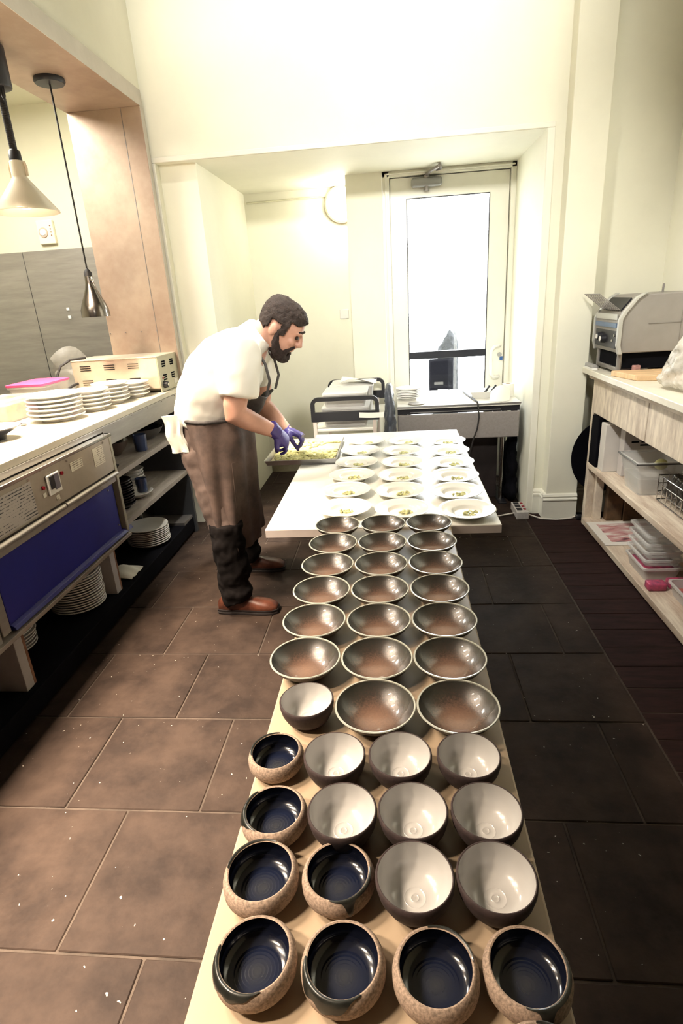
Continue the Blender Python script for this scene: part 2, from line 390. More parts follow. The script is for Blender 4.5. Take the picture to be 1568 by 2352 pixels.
# skirting around pilaster
def skirt(mb, x0, y0, x1, y1, nx, ny):
    prof = [(0, 0), (0.018, 0), (0.018, 0.135), (0.024, 0.14), (0.024, 0.15), (0.016, 0.158), (0.020, 0.168), (0.012, 0.182), (0, 0.186)]
    r = [[(x+nx*d, y+ny*d, z) for d, z in prof] for x, y in ((x0, y0), (x1, y1))]
    mb.loft(r)
sk = MB(); skirt(sk, 1.006, 3.88, 1.237, 3.88, 0, -1); skirt(sk, 1.03, 3.88, 1.03, 4.0, -1, 0); skirt(sk, 0.965, 4.0, 1.03, 4.0, 0, -1); skirt(sk, 1.237, 4.0, 1.68, 4.0, 0, -1)
struct(sk.build('baseboard_front', TRIM))
# raised band (architrave) around the opening
ar = MB(); ar.box(OR_, OR_+0.045, 3.990, 3.9995, 0, OZ); ar.box(OL-0.028, OR_+0.045, 3.990, 3.9995, OZ+0.0005, OZ+0.03)
ar.box(OL-0.028, OL, 3.990, 3.9995, 0, OZ)
struct(ar.build('trim_1', TRIM, bevel=0.004))
bbl = MB().box(-1.22, -0.335, 5.285, 5.30, 0, 0.11)
struct(bbl.build('baseboard_lobby', M('stained_skirting', (0.30, 0.26, 0.17), 0.6, var=(6, 0.3))))
# ---- left wall with the pass-through
PZ0, PZ1, PY1, PX = 0.93, 2.70, 3.93, -1.94
wl = MB()
wl.box(PX, XL, -1.8, YF, PZ1+0.09, ZC)                # above
wl.box(PX, XL, PY1+0.05, YF, 0, PZ1+0.09)             # beyond jamb
struct(wl.build('wall_left', WALL))
so = MB(); so.box(PX, XL+0.012, -1.8, YF-0.03, PZ1, PZ1+0.088)
struct(so.build('trim_2', STEELM, bevel=0.002)); bpy.data.objects['trim_2']['label'] = 'steel lining under the lintel of the pass'
jb = MB(); jb.box(PX, XL+0.012, PY1, YF-0.02, 0.92, PZ1)
o = struct(jb.build('trim_3', STEELM, bevel=0.002)); o['label'] = 'stained steel jamb at the far end of the pass'
EDGE = M('brightened_steel_edge', (0.56, 0.52, 0.46), 0.45, 0.2, var=(3, 0.12))  # paler facing for the pass frame, extra brightness put into its colour
MB().box(XL+0.012, XL+0.0145, -1.8, YF-0.03, PZ1+0.001, PZ1+0.088).build('edge_strip', EDGE, bpy.data.objects['trim_2'], local=True)
MB().box(XL+0.012, XL+0.0145, PY1+0.002, YF-0.02, 1.05, PZ1).build('edge_strip', EDGE, o, local=True)
# seam strip on the jamb face, and frame return
s2 = MB().box(-1.60, -1.596, PY1-0.0015, PY1, 1.05, PZ1).build('seam', STEELD, o)
for i in range(4): MB().cyl((-1.93+0.11*i, PY1-0.004, 1.42), 0.004, 0.004, 'y', 8).build('screw', STEELD, o)
# kitchen beyond
KE = 4.6
struct(MB().box(-4.2, -1.47, KE, KE+0.1, 2.03, ZC).build('wall_kitchen_end', WALLK))
ke = struct(MB().box(-4.2, -1.47, KE-0.003, KE+0.1, 0, 2.03).build('wall_kitchen_cladding', STEELD))
for x0, x1 in ((-2.83, -1.50), (-3.72, -2.836), (-4.19, -3.726)):
    MB().box(x0, x1, KE-0.012, KE-0.003, 0.0, 2.03).build('steel_panel', STEEL, ke, bevel=0.001, local=True)
struct(MB().box(-4.2, -4.1, -1.8, KE, 0, ZC).build('wall_kitchen_left', WALLK))
struct(MB().box(-4.2, PX-0.01, -1.8, KE, 2.97, 3.05).build('ceiling_kitchen', WALLK))
for (x, z) in ((-2.56, 1.60), (-2.56, 1.54)):
    MB().box(x-0.012, x+0.012, KE-0.018, KE-0.012, z-0.01, z+0.012).build('fixing_plate', PAPER, ke, local=True)
# ---- door in the lobby
dr = bpy.data.objects.new('door_1', None); COL.objects.link(dr); dr.location = (0.43, 4.9, 0); struct(dr)
dr['label'] = 'white glazed back door with a black push bar'
fm = MB(); fm.box(-0.06, -0.006, 4.86, 4.98, 0, 2.41); fm.box(0.888, 0.925, 4.86, 4.98, 0, 2.41); fm.box(-0.06, 0.925, 4.86, 4.98, 2.372, 2.41)
fm.box(-0.04, -0.022, 4.845, 4.86, 0, 2.395); fm.box(-0.04, 0.91, 4.845, 4.86, 2.385, 2.395)
fm.box(-0.006, 0.012, 4.947, 4.97, 0, 2.375); fm.box(0.872, 0.888, 4.947, 4.97, 0, 2.375); fm.box(-0.006, 0.888, 4.947, 4.97, 2.355, 2.375)
fm.build('door_frame', TRIM, dr, bevel=0.003)
lf = MB(); lf.box(0.0, 0.121, 4.90, 4.945, 0.01, 2.366); lf.box(0.741, 0.882, 4.90, 4.945, 0.01, 2.366); lf.box(0.121, 0.741, 4.90, 4.945, 2.225, 2.366); lf.box(0.121, 0.741, 4.90, 4.945, 0.01, 0.30)
leaf = lf.build('door_leaf', TRIM, dr)
gk = MB()
for a in ((0.119,0.126,0.30,2.227),(0.736,0.743,0.30,2.227),(0.126,0.736,2.220,2.227),(0.126,0.736,0.30,0.307)): gk.box(a[0],a[1],4.897,4.91,a[2],a[3])
gk.build('glazing_gasket', BLACK, dr)
MB().box(0.122, 0.740, 4.918, 4.924, 0.301, 2.224).build('glass_pane', GLASS, dr)
MB().box(0.122, 0.744, 4.895, 4.935, 1.040, 1.098).build('push_bar', M('black_bar', (0.015, 0.017, 0.024), 0.35), dr, bevel=0.004)
hp = [(0.855,4.9,1.115),(0.835,4.86,1.118),(0.80,4.845,1.112),(0.782,4.845,1.085),(0.778,4.845,0.99),(0.782,4.845,0.90),(0.80,4.845,0.875),(0.835,4.86,0.870),(0.85,4.9,0.872)]
MB().tube(hp, 0.013, 10).build('pull_handle', WHITEP, dr, smooth=True)
MB().cyl((0.853, 4.888, 1.045), 0.017, 0.012, 'y').build('lock', M('brushed_lock', (0.4,0.4,0.4), 0.4, 0.8), dr, smooth=True)
MB().box(0.855, 0.878, 4.892, 4.9, 1.0, 1.03).build('strike_plate', M('blue_tape', (0.03, 0.10, 0.30), 0.6), dr)
cl = MB().box(0.155, 0.385, 4.84, 4.90, 2.29, 2.352).build('door_closer', M('closer_grey', (0.30, 0.30, 0.29), 0.45, 0.5), dr, bevel=0.02, seg=4, smooth=True)
MB().cyl((0.27, 4.87, 2.265), 0.022, 0.10, 'z').build('pivot', STEELD, dr, smooth=True)
MB().tube([(0.27,4.86,2.37),(0.30,4.76,2.378),(0.35,4.68,2.385)], 0.012, 8).build('closer_arm', STEELD, dr, smooth=True)
MB().tube([(0.35,4.68,2.392),(0.37,4.78,2.392),(0.345,4.85,2.395)], 0.012, 8).build('closer_arm', STEELD, dr, smooth=True)
# ---- outside the door
og = struct(MB().box(-2.5, 3.5, 5.0, 9.0, -0.12, -0.02).build('ground_yard', M('pale_paving', (0.62, 0.62, 0.60), 0.9, var=(3, 0.1))))
bag = thing('rubbish_sack', (0.60, 6.6, -0.02), 'dark crumpled sack seen through the door glass above the black bar', 'sack')
sm = MB(); sm.loft([[(0.60+r*math.cos(a)*1.1, 6.6+r*math.sin(a), z) for a in [2*PI*i/14 for i in range(14)]] for r, z in ((0.10,-0.02),(0.19,0.1),(0.18,0.35),(0.16,0.6),(0.17,0.8),(0.15,1.0),(0.08,1.12),(0.03,1.2))])
umesh('sack_body', sm, 0.025, M('green_black_sack', (0.004, 0.006, 0.007), 0.5, var=(8, 0.5), bump=(20, 0.8, 0.02)), bag, 2, (14, 0.02))
crt = thing('plastic_crate', (0.46, 6.2, -0.02), 'black plastic crate with a pale label outside the glass door', 'crate')
MB().box(0.37, 0.57, 6.1, 6.3, -0.02, 0.50).build('lower_tray', M('grey_tray', (0.03,0.035,0.035), 0.6), crt, bevel=0.01)
MB().box(0.34, 0.60, 6.08, 6.34, 0.50, 0.93).build('crate_box', BLACKM, crt, bevel=0.015)
MB().box(0.44, 0.54, 6.072, 6.082, 0.57, 0.60).build('label', PAPER, crt)
tag(MB().box(0.63, 0.66, 5.9, 5.93, -0.02, 1.25).build('garden_post', WHITEP, bevel=0.004), 'slim white post standing outside the door glass', 'post')

# ================================================================== WALL LAMP
lp = thing('bulkhead_lamp', (-0.40, 5.30, 2.275), 'round lit bulkhead lamp on the lobby wall left of the door', 'lamp')
b1 = MB(); b1.tube([(-0.40, 5.30, 2.275), (-0.40, 5.255, 2.275)], [0.14, 0.14], 36); b1.build('lamp_base', M('lamp_ring', (0.45, 0.34, 0.22), 0.4), lp, smooth=True, angle=0.6)
d = MB(); d.loft([[(-0.40+0.128*math.cos(t)*math.cos(a), 5.254-0.075*math.sin(t), 2.275+0.128*math.cos(t)*math.sin(a)) for a in [2*PI*i/36 for i in range(36)]] for t in [PI/2*k/7*0.99 for k in range(8)]])
d.build('lamp_dome', M('lit_opal_glass', (1.0, 0.97, 0.88), 0.3, emit=3.0), lp, smooth=True)
pl_ = bpy.data.lights.new('bulkhead_bulb', 'POINT'); pl_.energy = 6; pl_.color = NEUT; pl_.shadow_soft_size = 0.1
po = bpy.data.objects.new('bulkhead_bulb', pl_); COL.objects.link(po); po.location = (-0.40, 5.10, 2.275)
tag(MB().box(-0.47, -0.39, 5.288, 5.30, 1.38, 1.46).build('light_switch', WHITEP, bevel=0.006), 'white switch plate on the lobby wall by the man\'s face', 'switch')
cdt = MB().tube([(-1.2, 5.29, 2.34), (-0.52, 5.29, 2.345)], 0.006, 8).build('wall_conduit', WALLK, smooth=True); tag(cdt, 'thin painted conduit running along the lobby wall to the round lamp', 'conduit')

# ================================================================== PASS COUNTER
CT = 1.05
sc_ = thing('serving_counter', (-1.8, 2.0, 0), 'steel serving counter with open shelves below the kitchen pass', 'counter')
MB().box(-2.15, -1.468, -1.6, PY1, CT-0.03, CT).build('worktop', M('pale_steel_top', (0.66, 0.62, 0.52), 0.35, 0.3, var=(4, 0.1)), sc_, bevel=0.002)
MB().box(-1.49, -1.466, -1.6, 2.704, 0.993, CT-0.031).build('fascia', STEEL, sc_, bevel=0.002)
MB().box(-1.49, -1.466, 2.704, YF-0.04, 0.915, CT-0.031).build('fascia', STEEL, sc_, bevel=0.002)
for i in range(9): MB().cyl((-1.466, 1.95+0.22*i, CT-0.038), 0.004, 0.0025, 'x', 8).build('rivet', STEELD, sc_)
for z in (0.72, 0.445):
    MB().box(-2.1, -1.49, 2.715, 3.79, z, z+0.03).build('shelf', M('worn_shelf_board', (0.30, 0.265, 0.235), 0.6, var=(5, 0.25), stretch=(6, 1, 1)), sc_, bevel=0.002)
MB().box(-2.1, -1.485, 3.79, 3.82, 0.0, 0.93).build('end_panel', M('end_panel_board', (0.045, 0.047, 0.052), 0.6, var=(4, 0.2)), sc_)
MB().box(-2.12, -2.10, -1.6, 3.8, 0.0, 0.92).build('back_panel', BLACKM, sc_)
MB().box(-2.1, -1.50, -1.6, 3.79, 0.02, 0.115).build('base_platform', BLACKM, sc_, bevel=0.004)
MB().box(-2.05, -1.56, -1.6, 3.78, 0.0, 0.02).build('kick_board', BLACKM, sc_)
MB().box(-1.92, -1.505, 3.62, 3.79, 0.115, 0.135).build('shelf_rail', STEELD, sc_)
for y in (1.84, 2.66):
    p = MB().box(-1.80, -1.535, y-0.03, y+0.02, 0.115, 0.455).build('support_leg', M('white_painted_leg', (0.46, 0.43, 0.42), 0.6, var=(4, 0.12)), sc_, bevel=0.002)
    MB().box(-1.80, -1.536, y+0.021, y+0.035, 0.116, 0.455).build('raw_edge', RAWW, p)

# hot cupboard under the counter
WF = -1.43; WY0, WY1 = 1.20, 2.70
wm = thing('plate_warmer', (-1.6, 1.95, 0.455), 'steel plate warmer with a royal blue sliding door under the counter', 'plate warmer')
MB().box(-1.95, WF-0.03, WY0, WY1, 0.455, 0.985).build('cabinet', STEELD, wm, bevel=0.002)
cpn = MB().box(WF-0.03, WF, WY0, WY1, 0.805, 0.985).build('control_panel', M('warm_steel', (0.42, 0.37, 0.31), 0.4, 0.5, var=(2.2, 0.2)), wm, bevel=0.002)
MB().box(WF-0.03, WF+0.006, WY0, WY1, 0.975, 0.99).build('top_trim', CHROME, wm, bevel=0.002)
for y0, y1 in ((WY0, 2.185), (2.195, WY1-0.02)):
    MB().tube([(WF+0.004, y0, 0.787), (WF+0.004, y1, 0.787)], 0.012, 10).build('door_rail', STEEL, wm, smooth=True)
MB().box(WF-0.03, WF-0.004, WY0, WY1-0.02, 0.745, 0.775).build('door_channel', M('channel_steel', (0.36, 0.32, 0.29), 0.5, 0.6, var=(5, 0.2)), wm, bevel=0.002)
dp = MB().box(WF-0.03, WF-0.018, 1.72, WY1-0.045, 0.485, 0.75).build('sliding_door', BLUE, wm, bevel=0.002)
MB().prism([(WF-0.02, 0.486), (WF-0.004, 0.478), (WF+0.004, 0.464), (WF-0.02, 0.462)], 'y', 1.72, WY1+0.04).build('door_lip', BLUE, wm, bevel=0.002)
MB().box(WF-0.03, WF-0.006, 1.66, 1.705, 0.47, 0.78).build('door_post', STEEL, wm, bevel=0.003)
MB().box(WF-0.03, WF-0.006, 1.615, 1.65, 0.455, 0.78).build('door_post', STEEL, wm, bevel=0.003)
MB().box(WF-0.03, WF+0.002, WY1-0.024, WY1, 0.455, 0.99).build('corner_post', M('olive_steel', (0.40, 0.38, 0.29), 0.45, 0.4), wm, bevel=0.003)
MB().box(-1.95, WF+0.01, WY0, WY1, 0.438, 0.456).build('bottom_rail', M('rail_steel', (0.32, 0.28, 0.25), 0.5, 0.5, var=(6, 0.2)), wm, bevel=0.002)
# switch in its recess, lamps, stickers
sw = MB().box(WF, WF+0.010, 2.105, 2.195, 0.86, 0.945).build('switch_plate', WHITEP, wm, bevel=0.003)
MB().box(WF+0.0085, WF+0.014, 2.118, 2.148, 0.885, 0.938).build('rocker', BLACK, sw)
MB().box(WF+0.0085, WF+0.012, 2.150, 2.185, 0.875, 0.940).build('cover', M('blue_grey_cover', (0.16, 0.15, 0.19), 0.3), sw)
for y, z in ((2.077, 0.905), (2.222, 0.925)):
    q = MB().cyl((WF, y, z), 0.008, 0.008, 'x', 12).build('indicator_lamp', REDP, wm, smooth=True)
MB().box(WF, WF+0.002, 2.07, 2.09, 0.865, 0.882).build('sticker', PAPER, wm)
MB().box(WF, WF+0.002, 2.15, 2.175, 0.825, 0.847).build('sticker', PRINTS, wm)
MB().box(WF, WF+0.002, 1.50, 2.01, 0.815, 0.955).build('instruction_plate', PRINT, wm)
MB().box(WF, WF+0.002, 2.30, 2.40, 0.905, 0.945).build('sticker', PRINTS, wm)
MB().box(WF, WF+0.002, 2.50, 2.60, 0.868, 0.955).build('sticker', PRINTS, wm)
for y in (2.0, 2.28, 2.61): MB().cyl((WF, y, 0.962), 0.005, 0.004, 'x', 10).build('screw', CHROME, wm, smooth=True)
for y, z in ((2.60, 0.72), (2.635, 0.52)): MB().cyl((WF-0.018, y, z), 0.005, 0.003, 'x', 8).build('screw', STEEL, wm)

# ---- pendant heat lamps hanging from the soffit
def pendant(loc, label, kind):
    t = thing('pendant_heat_lamp', (loc[0], loc[1], PZ1), label, 'pendant lamp')
    x, y = loc
    if kind == 'chrome':
        MB().lathe([(0,PZ1),(0.075,PZ1),(0.078,PZ1-0.012),(0.07,PZ1-0.024),(0,PZ1-0.026)], 28, (x,y,0)).build('canopy', BLACK, t, smooth=True)
        MB().tube([(x,y,PZ1-0.02),(x,y,1.765)], 0.0048, 8).build('cord', CORDM, t, smooth=True)
        MB().lathe([(0.004,1.80),(0.022,1.775),(0.022,1.745),(0.016,1.745)], 20, (x,y,0)).build('cord_grip', CORDM, t, smooth=True)
        MB().lathe([(0.020,1.765),(0.022,1.755),(0.024,1.72),(0.031,1.69),(0.045,1.655),(0.066,1.61),(0.078,1.575),(0.080,1.535),(0.077,1.535),(0.075,1.573),(0.062,1.61),(0.04,1.657),(0.02,1.70)], 40, (x,y,0)).build('shade', GUN, t, smooth=True)
        MB().ell((x+0.03,y-0.022,1.735), 0.008, 0.008, 0.016).build('knob', CHROME, t, smooth=True)
    else:
        MB().tube([(x-0.01,y,PZ1-0.005),(x-0.01,y,PZ1-0.17)], 0.062, 28).build('rise_and_fall_drum', BLACK, t, bevel=0.008, smooth=True)
        pts = []
        n = 620
        for i in range(n+1):
            u = i/n; a = 2*PI*46*u; pts.append((x+0.013*math.cos(a), y+0.013*math.sin(a), PZ1-0.17-u*0.30))
        MB().tube(pts, 0.0042, 5).build('coiled_cord', CORDM, t, smooth=True)
        MB().tube([(x+0.03,y-0.02,PZ1-0.17),(x+0.034,y-0.03,PZ1-0.21),(x+0.03,y-0.035,PZ1-0.225),(x+0.022,y-0.03,PZ1-0.21),(x+0.02,y-0.02,PZ1-0.17)], 0.004, 6).build('cord_loop', CORDM, t, smooth=True)
        MB().lathe([(0.006,2.30),(0.026,2.285),(0.028,2.245),(0.02,2.243)], 20, (x,y,0)).build('cord_grip', BLACK, t, smooth=True)
        MB().lathe([(0.03,2.245),(0.033,2.24),(0.034,2.18),(0.038,2.17),(0.145,2.035),(0.146,2.028),(0.142,2.028),(0.03,2.165)], 44, (x,y,0)).build('shade', M('white_enamel', (0.80,0.74,0.60), 0.22, coat=0.5), t, smooth=True)
        for s in (-1, 1): MB().tube([(x+s*0.037,y,2.24),(x+s*0.043,y,2.215),(x+s*0.04,y,2.18)], 0.006, 8).build('vent_lug', M('white_lug', (0.7,0.6,0.45), 0.3), t, smooth=True)
        MB().ell((x,y,2.085), 0.035, 0.035, 0.045).build('bulb', M('lit_heat_bulb', (1.0,0.85,0.6), 0.3, emit=14.0), t, smooth=True)
        l = bpy.data.lights.new('heat_bulb', 'SPOT'); l.energy = 120; l.color = WARM; l.spot_size = 2.2; l.spot_blend = 0.6; l.shadow_soft_size = 0.05
        lo = bpy.data.objects.new('heat_bulb', l); COL.objects.link(lo); lo.location = (x, y, 2.03)
    return t
pendant((-1.745, 2.95), 'white cone heat lamp on a coiled black cord at the frame edge', 'white')
pendant((-1.735, 3.40), 'dark chrome bottle-shaped heat lamp on a thin cord', 'chrome')

# ---- vented heater box at the end of the pass
hb = thing('heater_box', (-1.8, 3.76, CT), 'long vented steel heater box with a black dial on the counter', 'heater')
HZ = 1.272
MB().prism([(3.60, CT+0.028), (3.60, HZ), (3.92, HZ), (3.92, CT+0.002), (3.67, CT+0.002)], 'x', -2.07, -1.502).build('casing', M('heater_steel', (0.62, 0.52, 0.40), 0.35, 0.45, var=(2.5, 0.2)), hb, bevel=0.003)
MB().box(-1.502, -1.496, 3.60, 3.93, CT+0.002, HZ+0.004).build('end_plate', M('olive_end_plate', (0.46, 0.43, 0.31), 0.45, 0.35, var=(5, 0.12)), hb, bevel=0.0015)
MB().box(-2.08, -1.498, 3.595, 3.93, HZ, HZ+0.006).build('lid', M('lid_steel', (0.66, 0.60, 0.48), 0.3, 0.4), hb, bevel=0.002)
for x in (-1.98, -1.82, -1.66):
    for k in range(3):
        MB().box(x-0.035, x+0.035, 3.597, 3.601, HZ-0.035-0.013*k, HZ-0.031-0.013*k).build('vent_slot', BLACKM, hb)
        MB().box(x-0.035, x+0.035, 3.597, 3.601, HZ-0.125-0.013*k, HZ-0.121-0.013*k).build('vent_slot', BLACKM, hb)
for y in (3.66, 3.80):
    for zz in (HZ-0.03, HZ-0.115):
        for k in range(3):
            MB().box(-1.4965, -1.4935, y, y+0.055, zz-0.014*k, zz-0.010-0.014*k).build('vent_slot', BLACKM, hb)
MB().tube([(-1.496,3.655,CT+0.045),(-1.472,3.655,CT+0.045)], [0.024,0.02], 20).build('dial', BLACK, hb, smooth=True, angle=0.6)
MB().cyl((-1.472,3.655,CT+0.045), 0.010, 0.003, 'x', 14).build('dial_cap', CHROME, hb, smooth=True)
MB().cyl((-1.496,3.648,CT+0.088), 0.006, 0.005, 'x', 10).build('pilot_light', REDP, hb)
MB().box(-1.496, -1.494, 3.83, 3.90, CT+0.03, CT+0.06).build('rating_label', PRINTS, hb)
tag(MB().tube([(-2.02,3.70,HZ+0.012),(-2.07,3.60,HZ+0.012),(-2.12,3.56,HZ-0.02),(-2.14,3.53,HZ-0.08),(-2.125,3.49,CT+0.05),(-2.11,3.46,CT+0.02),(-2.09,3.50,CT+0.055),(-2.06,3.56,CT+0.08),(-2.05,3.598,CT+0.085)], 0.008, 8).build('power_lead', CORDM, smooth=True), 'black looped power lead at the left end of the heater box', 'cable')
# crumpled clear film behind the heater
cf = thing('plastic_film', (-2.2, 3.95, CT), 'crumpled clear film bundle standing behind the heater box', 'plastic film')
c1 = MB(); c1.sheet(lambda u, v: (-2.42+0.42*u+0.03*math.sin(9*v), 3.98+0.05*math.sin(7*u+5*v), CT+0.001+0.30*v*(0.75+0.25*math.sin(6*u))), 14, 10, 0.003)
c1.build('film', FILM, cf, smooth=True)
c2 = MB(); c2.box(-2.36, -2.12, 3.86, 3.98, CT, CT+0.15); c2.build('tub', FILM, cf, bevel=0.02, smooth=True)

# ---- stacked plates on the counter
def plate_prof(R, h, foot, th=0.006):
    return [(0, 0.004), (foot*0.9, 0.004), (foot*0.93, 0.0), (foot, 0.0), (foot*1.03, 0.006), (R*0.8, h*0.55), (R*0.985, h-0.004), (R, h-0.001), (R*0.99, h+0.003), (R*0.8, h*0.55+th), (foot*1.0, 0.006+th*0.8), (0, 0.004+th)]
def stack(n, x, y, z, R, h, pitch, mat, where, group, cat='plate', name='dinner_plate', jitter=0.004, n_seg=36, wob=0.006, kind='plate'):
    me = MB().lathe(plate_prof(R, h, R*0.6), n_seg, wob=wob, seed=1.3).mesh(name, mat, smooth=True, angle=0.7)
    for k in range(n):
        o = link(name, me, None, (x+random.uniform(-1,1)*jitter, y+random.uniform(-1,1)*jitter, z+k*pitch))
        o.rotation_euler.z = random.uniform(0, 6.28)
        pos = 'topmost' if k == n-1 else 'lowest' if k == 0 else ORD[n-1-k]+' from top,'
        tag(o, f'{pos} {kind} of {where}', cat, group)
stack(6, -1.745, 2.80, CT+0.001, 0.135, 0.026, 0.0215, PORC, 'the nearest white stack on the counter', 'white plates stacked on the counter')
stack(5, -1.685, 3.055, CT+0.001, 0.105, 0.026, 0.0215, PORC, 'the second white stack on the counter', 'white plates stacked on the counter')
stack(5, -1.675, 3.275, CT+0.001, 0.105, 0.026, 0.0225, PORC, 'the third white stack on the counter', 'white plates stacked on the counter')
stack(4, -1.625, 3.485, CT+0.001, 0.095, 0.024, 0.0225, PORC, 'the white stack beside the heater dial', 'white plates stacked on the counter')
# pink-lidded tub, green tub
def tub(name, x0, x1, y0, y1, z0, z1, mat, label, cat, taper=0.02, lid=None, fill=None, rim=True, group=None):
    t = thing(name, ((x0+x1)/2, (y0+y1)/2, z0), label, cat, group)
    def rect(i, z, r=0.02):
        pts = []
        for cx, cy, a0 in ((x1-i-r, y1-i-r, 0), (x0+i+r, y1-i-r, PI/2), (x0+i+r, y0+i+r, PI), (x1-i-r, y0+i+r, 1.5*PI)):
            for k in range(5): a = a0+PI/2*k/4; pts.append((cx+r*math.cos(a), cy+r*math.sin(a), z))
        return pts
    m = MB(); m.loft([rect(taper, z0), rect(0, z1), rect(0.004, z1), rect(taper+0.004, z0+0.004)], cap=False); m.f.append(tuple(range(20))); m.f.append(tuple(range(60, 80)))
    m.build('tub_wall', mat, t, smooth=True, angle=0.5)
    if rim:
        r_ = MB(); r_.loft([rect(-0.006, z1-0.008), rect(-0.006, z1+0.002), rect(0.004, z1+0.002), rect(0.004, z1-0.008), rect(-0.006, z1-0.008)], cap=False); r_.build('tub_rim', mat, t, smooth=True, angle=0.5)
    if lid is not None: MB().loft([rect(-0.008, z1+0.003), rect(-0.008, z1+0.014), rect(0.01, z1+0.018)]).build('lid', lid, t, smooth=True, angle=0.5)
    if fill is not None:
        fm_, hgt = fill; MB().loft([rect(taper+0.006, z0+0.006), rect(taper*(1-hgt)+0.006, z0+(z1-z0)*hgt)]).build('contents', fm_, t, bevel=0.006, smooth=True)
    return t
tub('storage_tub', -2.14, -1.93, 3.02, 3.30, CT, CT+0.145, CLEAR, 'clear tub with a bright pink lid on the counter', 'tub', 0.015, PINK, (M('pale_contents', (0.60,0.56,0.36), 0.6, var=(20,0.2)), 0.6))
tub('storage_tub', -2.12, -1.96, 2.72, 2.96, CT, CT+0.12, CLEAR, 'open clear tub of green leaves at the left frame edge', 'tub', 0.012, None, (M('leafy_green', (0.45,0.44,0.16), 0.6, var=(25,0.5)), 0.75))
# dark bowl with pale contents at the left frame edge
db = thing('serving_bowl', (-1.80, 2.36, CT), 'shallow black bowl with pale glazed inside at the left frame edge', 'bowl')
MB().lathe([(0,0.0),(0.055,0.0),(0.06,0.02),(0.125,0.052),(0.128,0.056),(0.124,0.057)], 40, db.location).build('body', DARKC, db, smooth=True)
MB().lathe([(0.125,0.056),(0.09,0.036),(0.05,0.024),(0,0.022)], 40, db.location).build('glaze', PORC, db, smooth=True)
tag(MB().tube([(-1.98,2.72,CT+0.006),(-1.84,2.67,CT+0.006)], 0.006, 8).build('serving_spoon', ALU, smooth=True), 'flat pale spatula lying beside the nearest plate stack', 'utensil')
# thermostat on the kitchen wall
th = thing('wall_timer', (-2.60, KE, 2.03+0.02), 'pale wall timer with a round dial above the steel panels', 'timer')
MB().box(-2.665, -2.535, KE-0.03, KE, 2.07, 2.235).build('timer_case', M('cream_plastic', (0.78,0.73,0.56), 0.4), th, bevel=0.006)
MB().tube([(-2.615,KE-0.031,2.15),(-2.615,KE-0.038,2.15)], [0.036,0.034], 28).build('dial_ring', M('dial_ring', (0.5,0.38,0.30), 0.4), th, smooth=True, angle=0.5)
MB().tube([(-2.615,KE-0.038,2.15),(-2.615,KE-0.046,2.15)], [0.026,0.02], 24).build('dial', PORC, th, smooth=True, angle=0.5)
for k in range(4): MB().box(-2.56, -2.55, KE-0.032, KE-0.03, 2.19-0.022*k, 2.198-0.022*k).build('marking', RAWW, th)

# ---- crockery on the shelves under the counter
stack(9, -1.635, 3.32, 0.117, 0.135, 0.03, 0.0125, PORCS, 'the white stack on the lowest shelf', 'plates under the counter', jitter=0.002)
stack(14, -1.68, 2.50, 0.117, 0.135, 0.03, 0.0135, PORCS, 'the tall white stack below the blue door', 'plates under the counter', jitter=0.002)
stack(7, -1.80, 2.10, 0.117, 0.12, 0.03, 0.016, PORCS, 'the small stack behind the white leg', 'plates under the counter', jitter=0.003)
stack(10, -1.62, 3.02, 0.476, 0.085, 0.03, 0.0155, DARKC, 'the dark stack on the middle shelf', 'dark plates on the middle shelf', kind='dark plate')
stack(5, -1.72, 3.42, 0.476, 0.08, 0.04, 0.021, PORCS, 'the small pale pile behind the dark stack', 'pale bowls on the middle shelf', kind='bowl', cat='bowl', name='small_bowl')
def simple_bowl(name, loc, R, h, om, im, label, cat='bowl', group=None):
    t = thing(name, loc, label, cat, group)
    MB().lathe([(0,0),(R*0.45,0),(R*0.5,h*0.06),(R*0.82,h*0.5),(R,h),(R*0.97,h+0.001)], 32, loc).build('body', om, t, smooth=True)
    MB().lathe([(R*0.97,h+0.001),(R*0.78,h*0.52),(R*0.45,h*0.12),(0,h*0.1)], 32, loc).build('glaze', im, t, smooth=True)
    return t
def glass_cup(loc, R, h, mat, label, group=None):
    t = thing('tumbler', loc, label, 'glass', group)
    MB().lathe([(0,0),(R*0.82,0),(R*0.86,0.004),(R,h),(R*0.93,h),(R*0.80,0.01),(0,0.01)], 28, loc).build('cup_wall', mat, t, smooth=True, angle=0.6)
    return t
simple_bowl('shallow_dish', (-1.61, 3.22, 0.476), 0.10, 0.035, PORCS, PORCS, 'white shallow dish at the foot of the dark stack')
glass_cup((-1.56, 3.20, 0.515), 0.036, 0.085, NAVYG, 'bluish glass tumbler standing in the shallow dish on the middle shelf')
glass_cup((-1.56, 3.29, 0.751), 0.042, 0.10, NAVYG, 'frosted blue tumbler on the top shelf between dark bowls')
simple_bowl('mixing_bowl', (-1.70, 3.20, 0.751), 0.10, 0.085, M('brown_bowl', (0.10,0.075,0.065), 0.5), DARKC, 'brown bowl behind the blue tumbler on the top shelf')
simple_bowl('mixing_bowl', (-1.68, 3.62, 0.751), 0.13, 0.075, M('grey_bowl', (0.16,0.15,0.145), 0.35, 0.4), DARKC, 'wide grey bowl at the far end of the top shelf')
simple_bowl('mixing_bowl', (-1.70, 3.64, 0.83), 0.12, 0.06, DARKC, DARKC, 'black bowl nested on the wide grey bowl')
simple_bowl('small_dish', (-1.545, 2.83, 0.751), 0.055, 0.03, DARKC, DARKC, 'small black dish at the near end of the top shelf')
glass_cup((-1.60, 2.93, 0.751), 0.032, 0.08, NAVYG, 'short dark glass behind the small black dish')
glass_cup((-1.66, 2.86, 0.751), 0.032, 0.085, NAVYG, 'dark glass at the back of the top shelf near the warmer')
